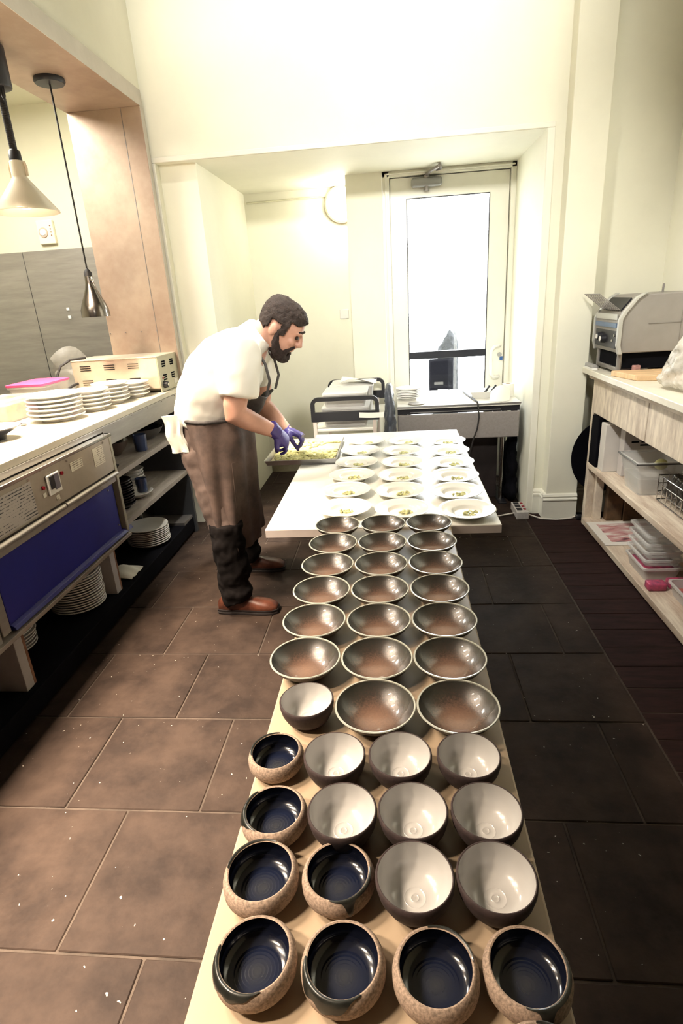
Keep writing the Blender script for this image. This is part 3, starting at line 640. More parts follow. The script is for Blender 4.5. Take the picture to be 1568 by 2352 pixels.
tub('steel_container', -1.95, -1.75, 3.50, 3.74, 0.136, 0.27, CHROME, 'shiny steel container behind the white plates on the lowest shelf', 'container', 0.01)
cl_ = MB().sheet(lambda u, v: (-1.70+0.17*u, 2.80+0.16*v, 0.118+0.045*math.sin(PI*u)*math.sin(PI*v*0.9+0.2)+0.004*math.sin(14*v)), 10, 12, 0.006)
tag(cl_.build('folded_cloth', TOWEL, smooth=True), 'pale folded cloth on the black plinth beside the white leg', 'cloth')

# ================================================================== TABLES
T = 0.72
t1 = thing('narrow_table', (-0.045, 1.1, 0), 'long narrow tan table carrying rows of ceramic bowls', 'table')
MB().box(-0.283, 0.196, 0.12, 2.02, T-0.028, T).build('tabletop', TAN, t1, bevel=0.004)
for x in (-0.24, 0.15):
    for y in (0.18, 1.93):
        MB().tube([(x,y,T-0.029),(x,y,0)], 0.016, 12).build('leg', STEELD, t1, smooth=True)
MB().box(-0.25, 0.16, 0.16, 0.18, T-0.07, T-0.028).build('apron_rail', STEELD, t1); MB().box(-0.25, 0.16, 1.93, 1.95, T-0.07, T-0.028).build('apron_rail', STEELD, t1)
t2 = thing('white_table', (-0.06, 2.85, 0), 'wide white table covered with white plates', 'table')
MB().box(-0.523, 0.385, 2.028, 3.66, T-0.034, T).build('tabletop', WTOP, t2, bevel=0.003)
MB().box(-0.522, 0.384, 2.0265, 2.029, T-0.0335, T-0.003).build('edge_band', WEDGE, t2)
for x in (-0.28, 0.16):
    for y in (2.35, 3.35):
        MB().tube([(x,y,T-0.035),(x,y,0)], 0.02, 12).build('leg', STEELD, t2, smooth=True)

# ================================================================== BOWLS
def proto(name, parts):
    """parts: list of (name, mesh); returns builder"""
    def mk(loc, label, cat, group, rz=0.0, s=1.0, extra=None):
        t = thing(name, loc, label, cat, group, rz); t.scale = (s, s, s)
        for pn, me in parts: link(pn, me, t)
        if extra: link(extra[0], extra[1], t)
        return t
    return mk
BR = 0.0822; BH = 0.047
br_body = MB().lathe([(0,0.004),(0.028,0.004),(0.03,0.0),(0.036,0.0),(0.037,0.005),(0.055,0.016),(0.074,0.033),(BR,BH)], 56).mesh('body', BROUT, smooth=True)
br_rim = MB().lathe([(BR-0.0005,BH-0.0015),(BR+0.0012,BH),(BR,BH+0.0018),(BR-0.003,BH+0.0012),(BR-0.003,BH-0.0015)], 56).mesh('rim', RIMG, smooth=True)
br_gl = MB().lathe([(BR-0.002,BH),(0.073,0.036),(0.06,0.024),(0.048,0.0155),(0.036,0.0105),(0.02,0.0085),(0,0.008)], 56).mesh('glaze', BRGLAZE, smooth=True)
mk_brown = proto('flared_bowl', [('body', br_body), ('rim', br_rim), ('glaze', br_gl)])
cols = {0: 'left', 1: 'middle', 2: 'right'}
BRX = (-0.2275, -0.0585, 0.109); BRY = (1.952, 1.784, 1.617, 1.450, 1.284, 1.119, 0.953)
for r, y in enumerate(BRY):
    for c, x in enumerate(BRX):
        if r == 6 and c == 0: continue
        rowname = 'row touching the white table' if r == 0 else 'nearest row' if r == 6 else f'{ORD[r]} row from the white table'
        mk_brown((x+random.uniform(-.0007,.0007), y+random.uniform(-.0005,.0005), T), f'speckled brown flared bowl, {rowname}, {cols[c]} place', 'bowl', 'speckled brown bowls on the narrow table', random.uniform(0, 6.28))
WR = 0.0565; WH = 0.056
w_body = MB().lathe([(0,0.003),(0.022,0.003),(0.024,0.0),(0.030,0.0),(0.033,0.004),(0.046,0.015),(0.0535,0.031),(WR,0.046),(WR,WH-0.002),(WR-0.002,WH),(WR-0.0035,WH-0.0005)], 56).mesh('body', WOUT, smooth=True)
w_gl = MB().lathe([(WR-0.0032,WH-0.0007),(0.0525,0.047),(0.0500,0.032),(0.042,0.018),(0.030,0.0105),(0.017,0.0085),(0.0155,0.0093),(0.014,0.0082),(0.0065,0.0078),(0.0055,0.0088),(0.004,0.0078),(0,0.0082)], 56).mesh('glaze', WGLAZE, smooth=True)
mk_white = proto('round_bowl', [('body', w_body), ('glaze', w_gl)])
WL = [((-0.201, 0.959), 'alone beside the nearest brown bowls', 1.0),
      ((-0.128, 0.809), 'second from left in the row behind', 1.0), ((-0.009, 0.811), 'third in the far row of deep bowls', 1.01), ((0.113, 0.813), 'rightmost in the far row of deep bowls', 1.0),
      ((-0.104, 0.689), 'second from left, two rows behind the front', 1.0), ((0.01, 0.693), 'third from left, two rows behind the front', 1.0), ((0.127, 0.696), 'rightmost, two rows behind the front', 1.0),
      ((0.009, 0.581), 'third from left, in the row just behind the front', 1.0), ((0.124, 0.585), 'rightmost, in the row just behind the front', 1.0)]
for (x, y), lab, s in WL:
    if lab.startswith('second from left in'): lab = 'second in the far row of deep bowls'
    mk_white((x, y, T), f'white glazed bowl with umber outside, {lab}', 'bowl', 'white glazed deep bowls', random.uniform(0, 6.28), s)
SR = 0.0505; SH = 0.047
s_prof = [(0,0.003),(0.026,0.003),(0.028,0.0),(0.034,0.0),(0.038,0.003),(0.050,0.011),(0.0562,0.022),(0.0562,0.033),(0.0540,0.041),(SR,SH-0.001),(SR-0.002,SH),(SR-0.004,SH-0.001)]
s_body = MB().lathe(s_prof, 60, wob=0.006).mesh('body', SOUT, smooth=True)
gprof = [(SR-0.0038,SH-0.0012),(0.0495,0.040),(0.0515,0.031),(0.0510,0.022),(0.046,0.0140),(0.038,0.0102)]
for k in range(7):
    r = 0.034-0.0048*k; gprof += [(r, 0.0095-0.0001*k), (r-0.0018, 0.0091-0.0001*k), (r-0.0032, 0.0094-0.0001*k)]
gprof.append((0, 0.0085))
s_gl = MB().lathe(gprof, 60, wob=0.006).mesh('glaze', NGLAZE, smooth=True)
mk_stone = proto('stoneware_bowl', [('body', s_body), ('glaze', s_gl)])
def drip(a0, a1, drop, seed, notch=None):
    """glaze run-over hugging the outside of the bowl between two angles"""
    n = 30; path = [(SR-0.003, SH+0.0005), (SR-0.001, SH+0.0014), (SR+0.0012, SH+0.0002), (0.0550, 0.041), (0.0572, 0.033), (0.0572, 0.022), (0.0525, 0.012)]
    def at(s):
        s = max(0, min(0.999, s))*(len(path)-1); i = int(s); f = s-i
        return (path[i][0]*(1-f)+path[i+1][0]*f, path[i][1]*(1-f)+path[i+1][1]*f)
    def fn(u, v):
        a = a0+(a1-a0)*u; env = math.sin(PI*u)**0.7
        env = math.sin(PI*u)**1.1; L = (0.16+(0.24+drop)*env*(0.80+0.12*math.sin(u*11+seed)+0.08*math.sin(u*27+seed*2)))*v
        if notch: L = (0.16+0.22*min(1, env*1.6)+0.5*math.exp(-((u-notch)/0.06)**2))*v
        r, z = at(L); r += 0.0003
        k = 1+0.006*math.sin(2*a)+0.0036*math.sin(3*a)
        return (r*k*math.cos(a), r*k*math.sin(a), z)
    return MB().sheet(fn, n, 10, 0.0005).mesh('glaze_drip', DRIP, smooth=True)
SL = [((-0.242, 0.827), 'small and alone at the left of the far row', 0.93, (PI*0.5, PI*1.1, 0.05, 1, None)),
      ((-0.219, 0.695), 'leftmost, two rows behind the front, glaze down its left', 0.98, (PI*0.75, PI*1.35, 0.42, 2, None)),
      ((-0.218, 0.587), 'leftmost in the row just behind the front', 1.0, (PI*0.4, PI*1.0, 0.03, 3, None)),
      ((-0.103, 0.592), 'second from left, just behind the front row', 0.96, (PI*1.45, PI*2.05, 0.3, 4, 0.3)),
      ((-0.201, 0.474), 'leftmost in the front row, dark spill at lower left', 0.97, (PI*0.95, PI*1.62, 0.40, 5, None)),
      ((-0.086, 0.473), 'second from left in the front row, broad glaze spill', 0.97, (PI*1.0, PI*1.68, 0.46, 6, None)),
      ((0.031, 0.470), 'third from left in the front row, clean pale rim', 0.97, (PI*0.05, PI*0.55, 0.02, 7, None)),
      ((0.144, 0.476), 'rightmost in the front row, one dark drip', 0.97, (PI*1.42, PI*2.12, 0.1, 8, 0.22)),
      ((0.140, 0.367), 'cut off by the bottom edge of the frame', 1.0, (PI*0.2, PI*0.5, 0.02, 9, None))]
for (x, y), lab, s, dd in SL:
    mk_stone((x, y, T), f'speckled clay bowl glazed midnight blue, {lab}', 'bowl', 'blue glazed stoneware bowls', 0, s, ('glaze_drip', drip(*dd)))

# ================================================================== PLATES ON THE WHITE TABLE
PR = 0.1115
pl_me = MB().lathe([(0,0.003),(0.055,0.003),(0.057,0.0),(0.064,0.0),(0.066,0.004),(0.086,0.016),(0.106,0.0235),(PR,0.026),(PR+0.0003,0.028),(PR-0.002,0.0285),(0.096,0.0245),(0.078,0.0205),(0.062,0.019),(0.058,0.0165),(0.053,0.0085),(0.045,0.0072),(0,0.0072)], 64).mesh('wide_rim_plate', PORC, smooth=True, angle=1.2)
def garnish(seed, n=20, r=0.019):
    random.seed(seed); m = MB()
    for i in range(n):
        a = random.uniform(0, 6.28); d = r*math.sqrt(random.random()); s = random.uniform(0.004, 0.007)
        m.ell((d*1.4*math.cos(a), d*math.sin(a), s*0.6+random.uniform(0, 0.005)), s*random.uniform(1,1.5), s, s*0.8, Matrix.Rotation(random.uniform(0,3),3,'Z'), 8, 6)
    return m.mesh('garnish', GREEN, smooth=True)
gar = [garnish(40+i) for i in range(4)]
PP = [[(-0.180,3.352),(0.056,3.313),(0.284,3.280)],[(-0.205,3.124),(0.024,3.088),(0.278,3.056)],[(-0.213,2.886),(0.025,2.855),(0.274,2.826)],[(-0.222,2.655),(0.014,2.626),(0.266,2.596)],[(-0.234,2.425),(0.009,2.396),(0.250,2.368)],[(-0.223,2.194),(0.015,2.166),(0.268,2.138)]]
PN = ['far end row', 'fifth row from the bowls', 'fourth row from the bowls', 'third row from the bowls', 'second row from the bowls', 'row nearest the bowls']
for r, rw in enumerate(PP):
    for c, (x, y) in enumerate(rw):
        o = link('wide_rim_plate', pl_me, None, (x, y, T)); o.rotation_euler.z = random.uniform(0, 6.28)
        tag(o, f'white wide-rimmed plate, {PN[r]}, {cols[c]} place', 'plate', 'plates laid out on the white table')
        o = link('green_garnish', gar[(r*3+c) % 4], None, (x+0.012, y-0.016, T+0.0072)); o.rotation_euler.z = random.uniform(-0.4, 0.4)
        tag(o, f'little heap of chopped greens on the plate, {PN[r]}, {cols[c]} place', 'garnish', 'green garnish on the plates')
# ---- baking tray with greens
tr = thing('baking_tray', (-0.50, 3.19, T), 'aluminium baking tray of chopped greens jutting over the table edge', 'tray')
tx0, tx1, ty0, ty1, tz = -0.715, -0.325, 2.935, 3.43, T+0.002
m = MB()
def trr(i, z): return [(tx0+i,ty0+i,z),(tx1-i,ty0+i,z),(tx1-i,ty1-i,z),(tx0+i,ty1-i,z)]
m.loft([trr(0.010,tz), trr(0,tz+0.026), trr(-0.004,tz+0.027), trr(-0.004,tz+0.029), trr(0.002,tz+0.029), trr(0.012,tz+0.003)]); m.build('pan', ALU, tr)
random.seed(5); g = MB()
for i in range(430):
    x = random.uniform(tx0+0.03, tx1-0.02); y = random.uniform(ty0+0.03, ty1-0.02)
    dens = noise.noise(Vector((x*9, y*9, 0.3)))
    if dens < -0.12 - 0.35*(x < -0.5): continue
    s = random.uniform(0.007, 0.014)
    g.ell((x, y, tz+0.006+s*0.5+max(0, dens)*0.012), s*1.5, s, s*0.6, Matrix.Rotation(random.uniform(0,3),3,'Z'), 7, 5)
gg = g.build('chopped_greens', M('tray_greens', (0.62,0.58,0.28), 0.7, var=(35,0.4), var_col=(0.44,0.44,0.17)), tr, smooth=True); gg['kind'] = 'stuff'
MB().box(tx0+0.015, tx1-0.015, ty0+0.018, ty1-0.015, tz+0.0035, tz+0.007).build('puree_layer', M('pale_puree', (0.60,0.53,0.33), 0.6, var=(10,0.3), bump=(30,0.4,0.004)), tr)

# ================================================================== SERVICE TROLLEY
tl = thing('service_trolley', (-0.33, 4.25, 0), 'white service trolley with black end handles behind the white table', 'trolley')
def handle(y, x0, x1, z0, z1):
    R = 0.05
    out = [(x0,z0),(x1,z0)]+[(x1-R+R*math.cos(a), z1-R+R*math.sin(a)) for a in [PI/2*k/5 for k in range(6)]]+[(x0+R+R*math.cos(a), z1-R+R*math.sin(a)) for a in [PI/2+PI/2*k/5 for k in range(6)]]
    q = 0.026; zi = z0+0.062; r = 0.024
    def inn(n):
        pts = [(x0+q,zi),(x1-q,zi)]+[(x1-q-r+r*math.cos(a), z1-q-r+r*math.sin(a)) for a in [PI/2*k/5 for k in range(6)]]+[(x0+q+r+r*math.cos(a), z1-q-r+r*math.sin(a)) for a in [PI/2+PI/2*k/5 for k in range(6)]]
        return pts
    m = MB(); A = out; B = inn(0); n = len(A)
    vs = [(p[0],y,p[1]) for p in A]+[(p[0],y,p[1]) for p in B]+[(p[0],y+0.03,p[1]) for p in A]+[(p[0],y+0.03,p[1]) for p in B]
    fs = []
    for i in range(n):
        k = (i+1) % n
        fs += [(i,k,n+k,n+i), (2*n+i,3*n+i,3*n+k,2*n+k), (i,2*n+i,2*n+k,k), (n+i,n+k,3*n+k,3*n+i)]
    m.add(vs, fs); return m
handle(3.80, -0.572, -0.112, 0.775, 0.937).build('end_handle', BLACK, tl, smooth=True, angle=0.6)
handle(4.66, -0.545, -0.085, 0.775, 0.935).build('end_handle', BLACK, tl, smooth=True, angle=0.6)
for x in (-0.55, -0.145):
    for y in (3.815, 4.67):
        MB().box(x-0.012, x+0.012, y-0.012, y+0.012, 0.06, 0.78).build('upright', M('pale_upright', (0.62,0.53,0.47), 0.4), tl)
        MB().tube([(x-0.01,y,0.03),(x+0.01,y,0.03)], 0.03, 16).build('castor', RUBBER, tl)
for z in (0.12, 0.42, 0.70):
    MB().box(-0.56, -0.13, 3.815, 4.69, z, z+0.022).build('shelf', M('trolley_shelf', (0.74,0.73,0.66), 0.4), tl, bevel=0.006)
# paper tag on the handle and load
tag(MB().sheet(lambda u, v: (-0.245+0.165*u, 3.797-0.004-0.02*u*u, 0.795+0.035*v-0.004*math.sin(3*u)), 8, 2, 0.001).build('paper_tag', PAPER), 'paper tag taped to the front black trolley handle', 'label')
tub('food_box', -0.50, -0.19, 3.86, 4.20, 0.723, 0.84, CLEARW, 'lower cloudy food box on the trolley behind the front handle', 'tub', 0.012, WHITEP)
tub('food_box', -0.49, -0.20, 3.86, 4.18, 0.859, 0.935, CLEARW, 'upper cloudy food box stacked on the trolley', 'tub', 0.012, WHITEP)
tub('food_box', -0.48, -0.17, 4.26, 4.58, 0.723, 0.93, CLEARW, 'tall cloudy food box by the rear trolley handle', 'tub', 0.012, WHITEP)
tag(MB().sheet(lambda u, v: (-0.40+0.26*u, 4.24+0.18*v+0.02*math.sin(5*u), 0.972+0.02*math.sin(4*u+2*v)), 8, 6, 0.002).build('baking_paper', PAPER, smooth=True), 'curled sheet of white paper on top of the trolley load', 'paper')
bn = thing('bin_bag', (-0.045, 4.18, 0), 'grey blue bin bag hanging between the trolley and the folding table', 'bag')
bm_ = MB(); bm_.loft([[(-0.045+rx*math.cos(a), 4.10+ry*math.sin(a), z) for a in [2*PI*i/16 for i in range(16)]] for rx, ry, z in ((0.03,0.08,0.0),(0.045,0.15,0.06),(0.048,0.16,0.35),(0.042,0.15,0.62),(0.036,0.13,0.80),(0.028,0.10,0.93),(0.02,0.06,0.97))])
umesh('bag_body', bm_, 0.014, M('grey_blue_plastic', (0.085,0.095,0.12), 0.35, var=(7,0.4), bump=(22,0.6,0.01)), bn, 2, (18, 0.012))

# ================================================================== GREY FOLDING TABLE BY THE DOOR
ft = thing('folding_table', (0.43, 4.4, 0), 'grey folding table standing across the glazed door', 'table')
MB().box(0.01, 0.875, 4.105, 4.78, 0.775, 0.798).build('tabletop', M('pale_laminate', (0.74,0.72,0.66), 0.4, var=(5,0.05)), ft, bevel=0.003)
MB().box(0.008, 0.877, 4.102, 4.108, 0.785, 0.796).build('edge_strip', ALU, ft)
MB().box(0.012, 0.872, 4.125, 4.15, 0.735, 0.775).build('under_rail', BLACK, ft)
MB().box(0.10, 0.74, 4.118, 4.124, 0.745, 0.751).build('rail_highlight', ALU, ft)
MB().box(0.012, 0.872, 4.11, 4.128, 0.545, 0.733).build('drop_leaf', GREYL, ft, bevel=0.008, seg=3)
for x in (0.07, 0.795):
    MB().tube([(x,4.30,0.775),(x,4.30,0.012)], 0.018, 12).build('leg', CHROME, ft, smooth=True)
    MB().tube([(x,4.70,0.775),(x,4.70,0.012)], 0.018, 12).build('leg', CHROME, ft, smooth=True)
    MB().box(x-0.03, x+0.03, 4.20, 4.76, 0.0, 0.014).build('foot', BLACK, ft, bevel=0.004)
dk = thing('storage_box', (0.45, 4.55, 0), 'dark brown box pushed under the grey folding table', 'box')
MB().box(0.13, 0.77, 4.36, 4.68, 0.0, 0.56).build('box_body', M('dark_brown_box', (0.022,0.014,0.013), 0.7, var=(5,0.4)), dk, bevel=0.006)
MB().box(0.125, 0.775, 4.355, 4.685, 0.56, 0.58).build('box_lid', BLACKM, dk, bevel=0.004)
bgm = thing('black_bag', (0.83, 4.36, 0), 'slumped black cloth bag at the right end of the folding table', 'bag')
b_ = MB(); b_.ell((0.868,4.36,0.26),0.045,0.16,0.25); b_.ell((0.865,4.32,0.08),0.05,0.16,0.09); b_.ell((0.885,4.36,0.55),0.024,0.11,0.18)
umesh('bag_body', b_, 0.016, BLACKM, bgm, 3, (12, 0.02))
stack(6, 0.10, 4.40, 0.799, 0.095, 0.024, 0.0125, PORC, 'the white stack at the left of the folding table', 'plates on the folding table', jitter=0.003)
tag(MB().lathe([(0,0),(0.06,0),(0.062,0.006),(0,0.007)], 28).build('drink_coaster', M('grey_coaster', (0.25,0.23,0.20), 0.5), None, smooth=True), 'thin grey disc lying at the front of the folding table', 'coaster').location = (0.15, 4.19, 0.799)
# shallow basket with napkins
bk = thing('shallow_basket', (0.70, 4.36, 0.798), 'shallow white basket holding loose cutlery at the right of the folding table', 'basket')
def rr(i, z): return [(0.545+i,4.27+i,z),(0.80-i,4.27+i,z),(0.80-i,4.46-i,z),(0.545+i,4.46-i,z)]
m = MB(); m.loft([rr(0.03,0.799), rr(0,0.85), rr(0.004,0.85), rr(0.034,0.804)], cap=False); m.f.append((3,2,1,0)); m.f.append((12,13,14,15)); m.build('basket_wall', PORC, bk)
for i, (x, y) in enumerate(((0.65,4.36),(0.70,4.38))):
    tag(MB().tube([(x,y,0.812),(x+0.04,y+0.03,0.86),(x+0.05,y+0.035,0.872)], [0.012,0.006,0.009], 8).build('dark_clip', BLACK, smooth=True), ('left' if i == 0 else 'right')+' small dark clip inside the shallow white basket', 'clip')
tag(MB().sheet(lambda u, v: (0.66+0.14*u+0.03*v, 4.135+0.125*v-0.03*math.sin(PI*u), 0.803+0.05*v+0.045*math.sin(PI*u)*v-0.0*u), 10, 8, 0.002).build('paper_napkin', PAPER, smooth=True), 'crumpled white napkin hanging over the front of the folding table', 'napkin')
mg = thing('paper_roll', (0.83, 4.36, 0.799), 'small white paper roll at the far right of the folding table', 'paper roll')
MB().lathe([(0.018,0),(0.042,0),(0.042,0.09),(0.018,0.09),(0.018,0)], 28, mg.location).build('roll', PAPER, mg, smooth=True, angle=0.5)
MB().lathe([(0.016,0.001),(0.018,0.001),(0.018,0.092),(0.016,0.092),(0.016,0.001)], 20, mg.location).build('core', RAWW, mg, smooth=True, angle=0.5)
tag(MB().tube([(0.53,4.62,0.806),(0.545,4.40,0.806),(0.565,4.20,0.808),(0.575,4.11,0.806),(0.58,4.09,0.77),(0.585,4.085,0.70),(0.575,4.085,0.62),(0.55,4.085,0.55),(0.53,4.09,0.46),(0.50,4.10,0.30),(0.50,4.12,0.10),(0.46,4.14,0.02),(0.42,4.22,0.008)], 0.006, 8).build('appliance_cable', CORDM, smooth=True), 'thin black cable hanging down the front of the folding table', 'cable')
# socket block and white flex on the floor
sb_ = thing('socket_block', (0.88, 3.98, 0), 'white multi-socket block with red switches on the dark floor', 'socket block')
MB().box(0.835, 0.92, 3.87, 4.09, 0.0, 0.055).build('block', M('grey_white_block', (0.50,0.47,0.44), 0.5, var=(40,0.15)), sb_, bevel=0.004)
for y in (3.91, 3.97, 4.03):
    MB().box(0.845, 0.882, y, y+0.04, 0.0545, 0.058).build('socket', BLACK, sb_); MB().box(0.892, 0.91, y+0.008, y+0.03, 0.0545, 0.060).build('switch', REDP, sb_)
tag(MB().tube([(0.835,3.95,0.02),(0.72,3.93,0.008),(0.60,3.96,0.008),(0.55,4.05,0.008),(0.62,4.12,0.008),(0.73,4.06,0.008),(0.70,3.98,0.008),(0.60,3.90,0.008),(0.40,3.88,0.008)], 0.006, 8).build('white_flex', WCORD, smooth=True), 'white flex looping on the floor left of the socket block', 'cable')
tag(MB().tube([(0.92,3.92,0.02),(1.0,3.86,0.008),(1.10,3.835,0.008),(1.2,3.85,0.008),(1.25,3.87,0.02)], 0.006, 8).build('white_flex', WCORD, smooth=True), 'white flex along the skirting right of the socket block', 'cable')
tag(MB().box(1.235, 1.275, 3.83, 3.87, 0.0, 0.035).build('black_plug', BLACK, bevel=0.008, smooth=True), 'black plug at the end of the flex by the skirting', 'plug')

# ================================================================== WORKBENCH ON THE RIGHT
BX = 1.25; BT = 1.045
wb = thing('workbench', (1.45, 2.4, 0), 'whitewashed wooden workbench with two drawers and two shelves', 'workbench')
MB().box(1.20, XR, 0.7, 3.87, BT-0.035, BT).build('worktop', WTOPB, wb, bevel=0.004)
MB().box(1.225, XR, 0.7, 3.80, BT-0.06, BT-0.036).build('top_rail', WWASHY, wb, bevel=0.002)
for y0, y1 in ((2.952, 3.735), (2.14, 2.944), (1.33, 2.132)):
    MB().box(BX, BX+0.38, y0, y1, 0.775, 0.985).build('drawer', WWASH, wb, bevel=0.003)
for y0, y1 in ((3.735, 3.785), (0.8, 0.85), (1.25, 1.32)):
    for x in (BX+0.002, XR-0.06):
        MB().box(x, x+0.05, y0, y1, 0.0, BT-0.06).build('leg', WWASH, wb, bevel=0.003)
MB().box(1.238, XR, 0.75, 3.735, 0.415, 0.45).build('shelf', WWASHY, wb, bevel=0.003)
MB().box(1.238, XR, 0.75, 3.735, 0.02, 0.058).build('shelf', WWASHY, wb, bevel=0.003)
MB().box(BX+0.05, BX+0.10, 3.70, 3.735, 0.058, 0.415).build('brace_post', WWASH, wb, bevel=0.002)
# ---- espresso machine
em = thing('espresso_machine', (1.45, 3.45, BT), 'grey espresso machine with a wire cup rack on the workbench', 'espresso machine')
mx0, mx1, my0, my1 = 1.245, 1.655, 3.44, 3.84
GREYM = M('grey_enamel', (0.27,0.25,0.235), 0.45, 0.2, var=(3,0.12), bump=(80,0.05,0.001)); LGREY = M('light_grey_trim', (0.46,0.46,0.43), 0.35, 0.3)
prof = [(mx0+0.012,1.165),(mx0,1.21),(mx0,1.345),(mx0+0.02,1.385),(mx0+0.075,1.452),(mx0+0.11,1.472),(mx1,1.475),(mx1,1.165)]
MB().prism(prof, 'y', my0, my1).build('housing', GREYM, em, bevel=0.006)
pr2 = [(mx0+0.005,1.16),(mx0-0.008,1.21),(mx0-0.008,1.348),(mx0+0.014,1.392),(mx0+0.07,1.46),(mx0+0.108,1.481),(mx0+0.13,1.481),(mx0+0.085,1.45),(mx0+0.034,1.384),(mx0+0.014,1.345),(mx0+0.014,1.21),(mx0+0.028,1.16)]
MB().prism(pr2, 'y', my0-0.012, my0+0.012).build('corner_trim', LGREY, em, bevel=0.003)
MB().prism(pr2, 'y', my1-0.012, my1+0.012).build('corner_trim', LGREY, em, bevel=0.003)
MB().box(mx0-0.006, mx0, my0+0.03, my1-0.03, 1.345, 1.375).build('badge_strip', LGREY, em)
MB().box(mx0-0.008, mx0, my0+0.03, my1-0.03, 1.302, 1.327).build('blue_strip', M('slate_blue_strip', (0.10,0.15,0.24), 0.4), em)
MB().box(mx0-0.004, mx0, my0+0.02, my1-0.04, 1.19, 1.285).build('control_recess', BLACK, em)
for y, z in ((3.70, 1.245), (3.64, 1.235)): MB().tube([(mx0-0.002,y,z),(mx0-0.03,y,z)], [0.026,0.022], 18).build('knob', BLACK, em, smooth=True, angle=0.6); MB().cyl((mx0-0.033,y,z),0.014,0.004,'x',14).build('knob_cap', PORC, em, smooth=True)
for k, y in enumerate((3.48, 3.51)): MB().cyl((mx0-0.01,y,1.262-0.03*k),0.008,0.008,'x',10).build('button', CHROME, em)
MB().prism([(mx0+0.022,1.392),(mx0+0.073,1.455),(mx0+0.068,1.459),(mx0+0.016,1.396)], 'y', my0+0.05, my1-0.05).build('top_opening', BLACK, em)
rk = MB()
for i in range(9):
    y = my0+0.06+i*0.033; rk.tube([(mx0+0.03,y,1.385),(mx0-0.085,y+0.05,1.485)], 0.0025, 6)
rk.tube([(mx0+0.03,my0+0.06,1.385),(mx0+0.03,my1-0.06,1.385)], 0.004, 6); rk.tube([(mx0-0.085,my0+0.11,1.485),(mx0-0.085,my0+0.375,1.485)], 0.003, 6)
rk.build('wire_cup_rack', STEELD, em, smooth=True)
MB().box(mx0+0.03, mx1, my0+0.03, my1-0.05, BT+0.03, 1.165).build('underbody', BLACKM, em)
MB().box(mx0+0.02, mx0+0.20, my0+0.05, my1-0.02, BT+0.016, BT+0.04).build('drip_tray', STEELD, em, bevel=0.004)
for x in (mx0+0.03, mx1-0.04):
    for y in (my0+0.03, my1-0.03): MB().tube([(x,y,BT),(x,y,1.165)], 0.014, 12).build('leg', STEELD, em, smooth=True)
MB().tube([(1.52,3.6,1.475),(1.522,3.6,1.52)], 0.006, 8).build('valve_stem', STEELD, em)
sl = MB()
MB().box(1.40, 1.65, my0-0.003, my0-0.001, 1.318, 1.321).build('panel_seam', STEELD, em); MB().box(1.57, 1.572, my0-0.003, my0-0.001, 1.165, 1.47).build('panel_seam', STEELD, em)
# ---- things on the bench top
tag(MB().box(1.203, 1.236, 3.69, 3.855, BT+0.0003, BT+0.012).build('white_tile', PORC, bevel=0.002), 'flat white tile at the far corner of the worktop', 'tile')
tag(MB().box(1.205, 1.234, 3.70, 3.845, BT+0.0125, BT+0.03).build('notebook', M('grey_cover', (0.34,0.33,0.32), 0.6), bevel=0.003), 'grey notebook lying on the white tile', 'notebook')
cb = tag(MB().add([(x_,y_,BT+z_) for z_ in (0.0005,0.03) for x_,y_ in ((1.275,3.19),(1.62,3.12),(1.65,3.40),(1.222,3.428))],[(0,3,2,1),(4,5,6,7),(0,1,5,4),(1,2,6,5),(2,3,7,6),(3,0,4,7)]).build('cutting_board', BOARD, bevel=0.004), 'thick beech cutting board in front of the espresso machine', 'cutting board')
kn = thing('kitchen_knife', (1.48, 3.25, BT+0.031), 'knife with a black handle lying on the cutting board', 'knife')
MB().tube([(1.43,3.255,BT+0.041),(1.47,3.25,BT+0.043),(1.53,3.26,BT+0.041)], [0.010,0.013,0.011], 10).build('handle', BLACK, kn, smooth=True)
MB().prism([(1.53,BT+0.031),(1.64,BT+0.032),(1.62,BT+0.052),(1.53,BT+0.052)], 'y', 3.258, 3.261).build('blade', CHROME, kn)
tag(MB().box(1.345, 1.385, 3.436, 3.465, BT, BT+0.05).build('sugar_packet', M('pink_packet', (0.42,0.22,0.20), 0.6, var=(40,0.4)), bevel=0.004), 'small pink packet standing against the espresso machine base', 'packet')
pb = thing('plastic_bag', (1.45, 2.78, BT+0.012), 'crumpled clear plastic bag slumped at the right frame edge', 'plastic bag')
pm = MB(); pm.loft([[(1.425+rx*math.cos(a)*(1+0.1*math.sin(5*a+z*30)), 2.86+ry*math.sin(a)*(1+0.1*math.cos(4*a+z*20)), BT+0.014+z) for a in [2*PI*i/28 for i in range(28)]] for rx, ry, z in ((0.145,0.17,0.003),(0.16,0.19,0.03),(0.14,0.16,0.10),(0.11,0.13,0.19),(0.07,0.09,0.26),(0.022,0.03,0.31),(0.045,0.06,0.36))])
umesh('bag_film', pm, 0.010, M('cloudy_bag', (0.62,0.58,0.51), 0.2, alpha=0.62, var=(14,0.25), bump=(28,0.8,0.012)), pb, 1, (26, 0.014))
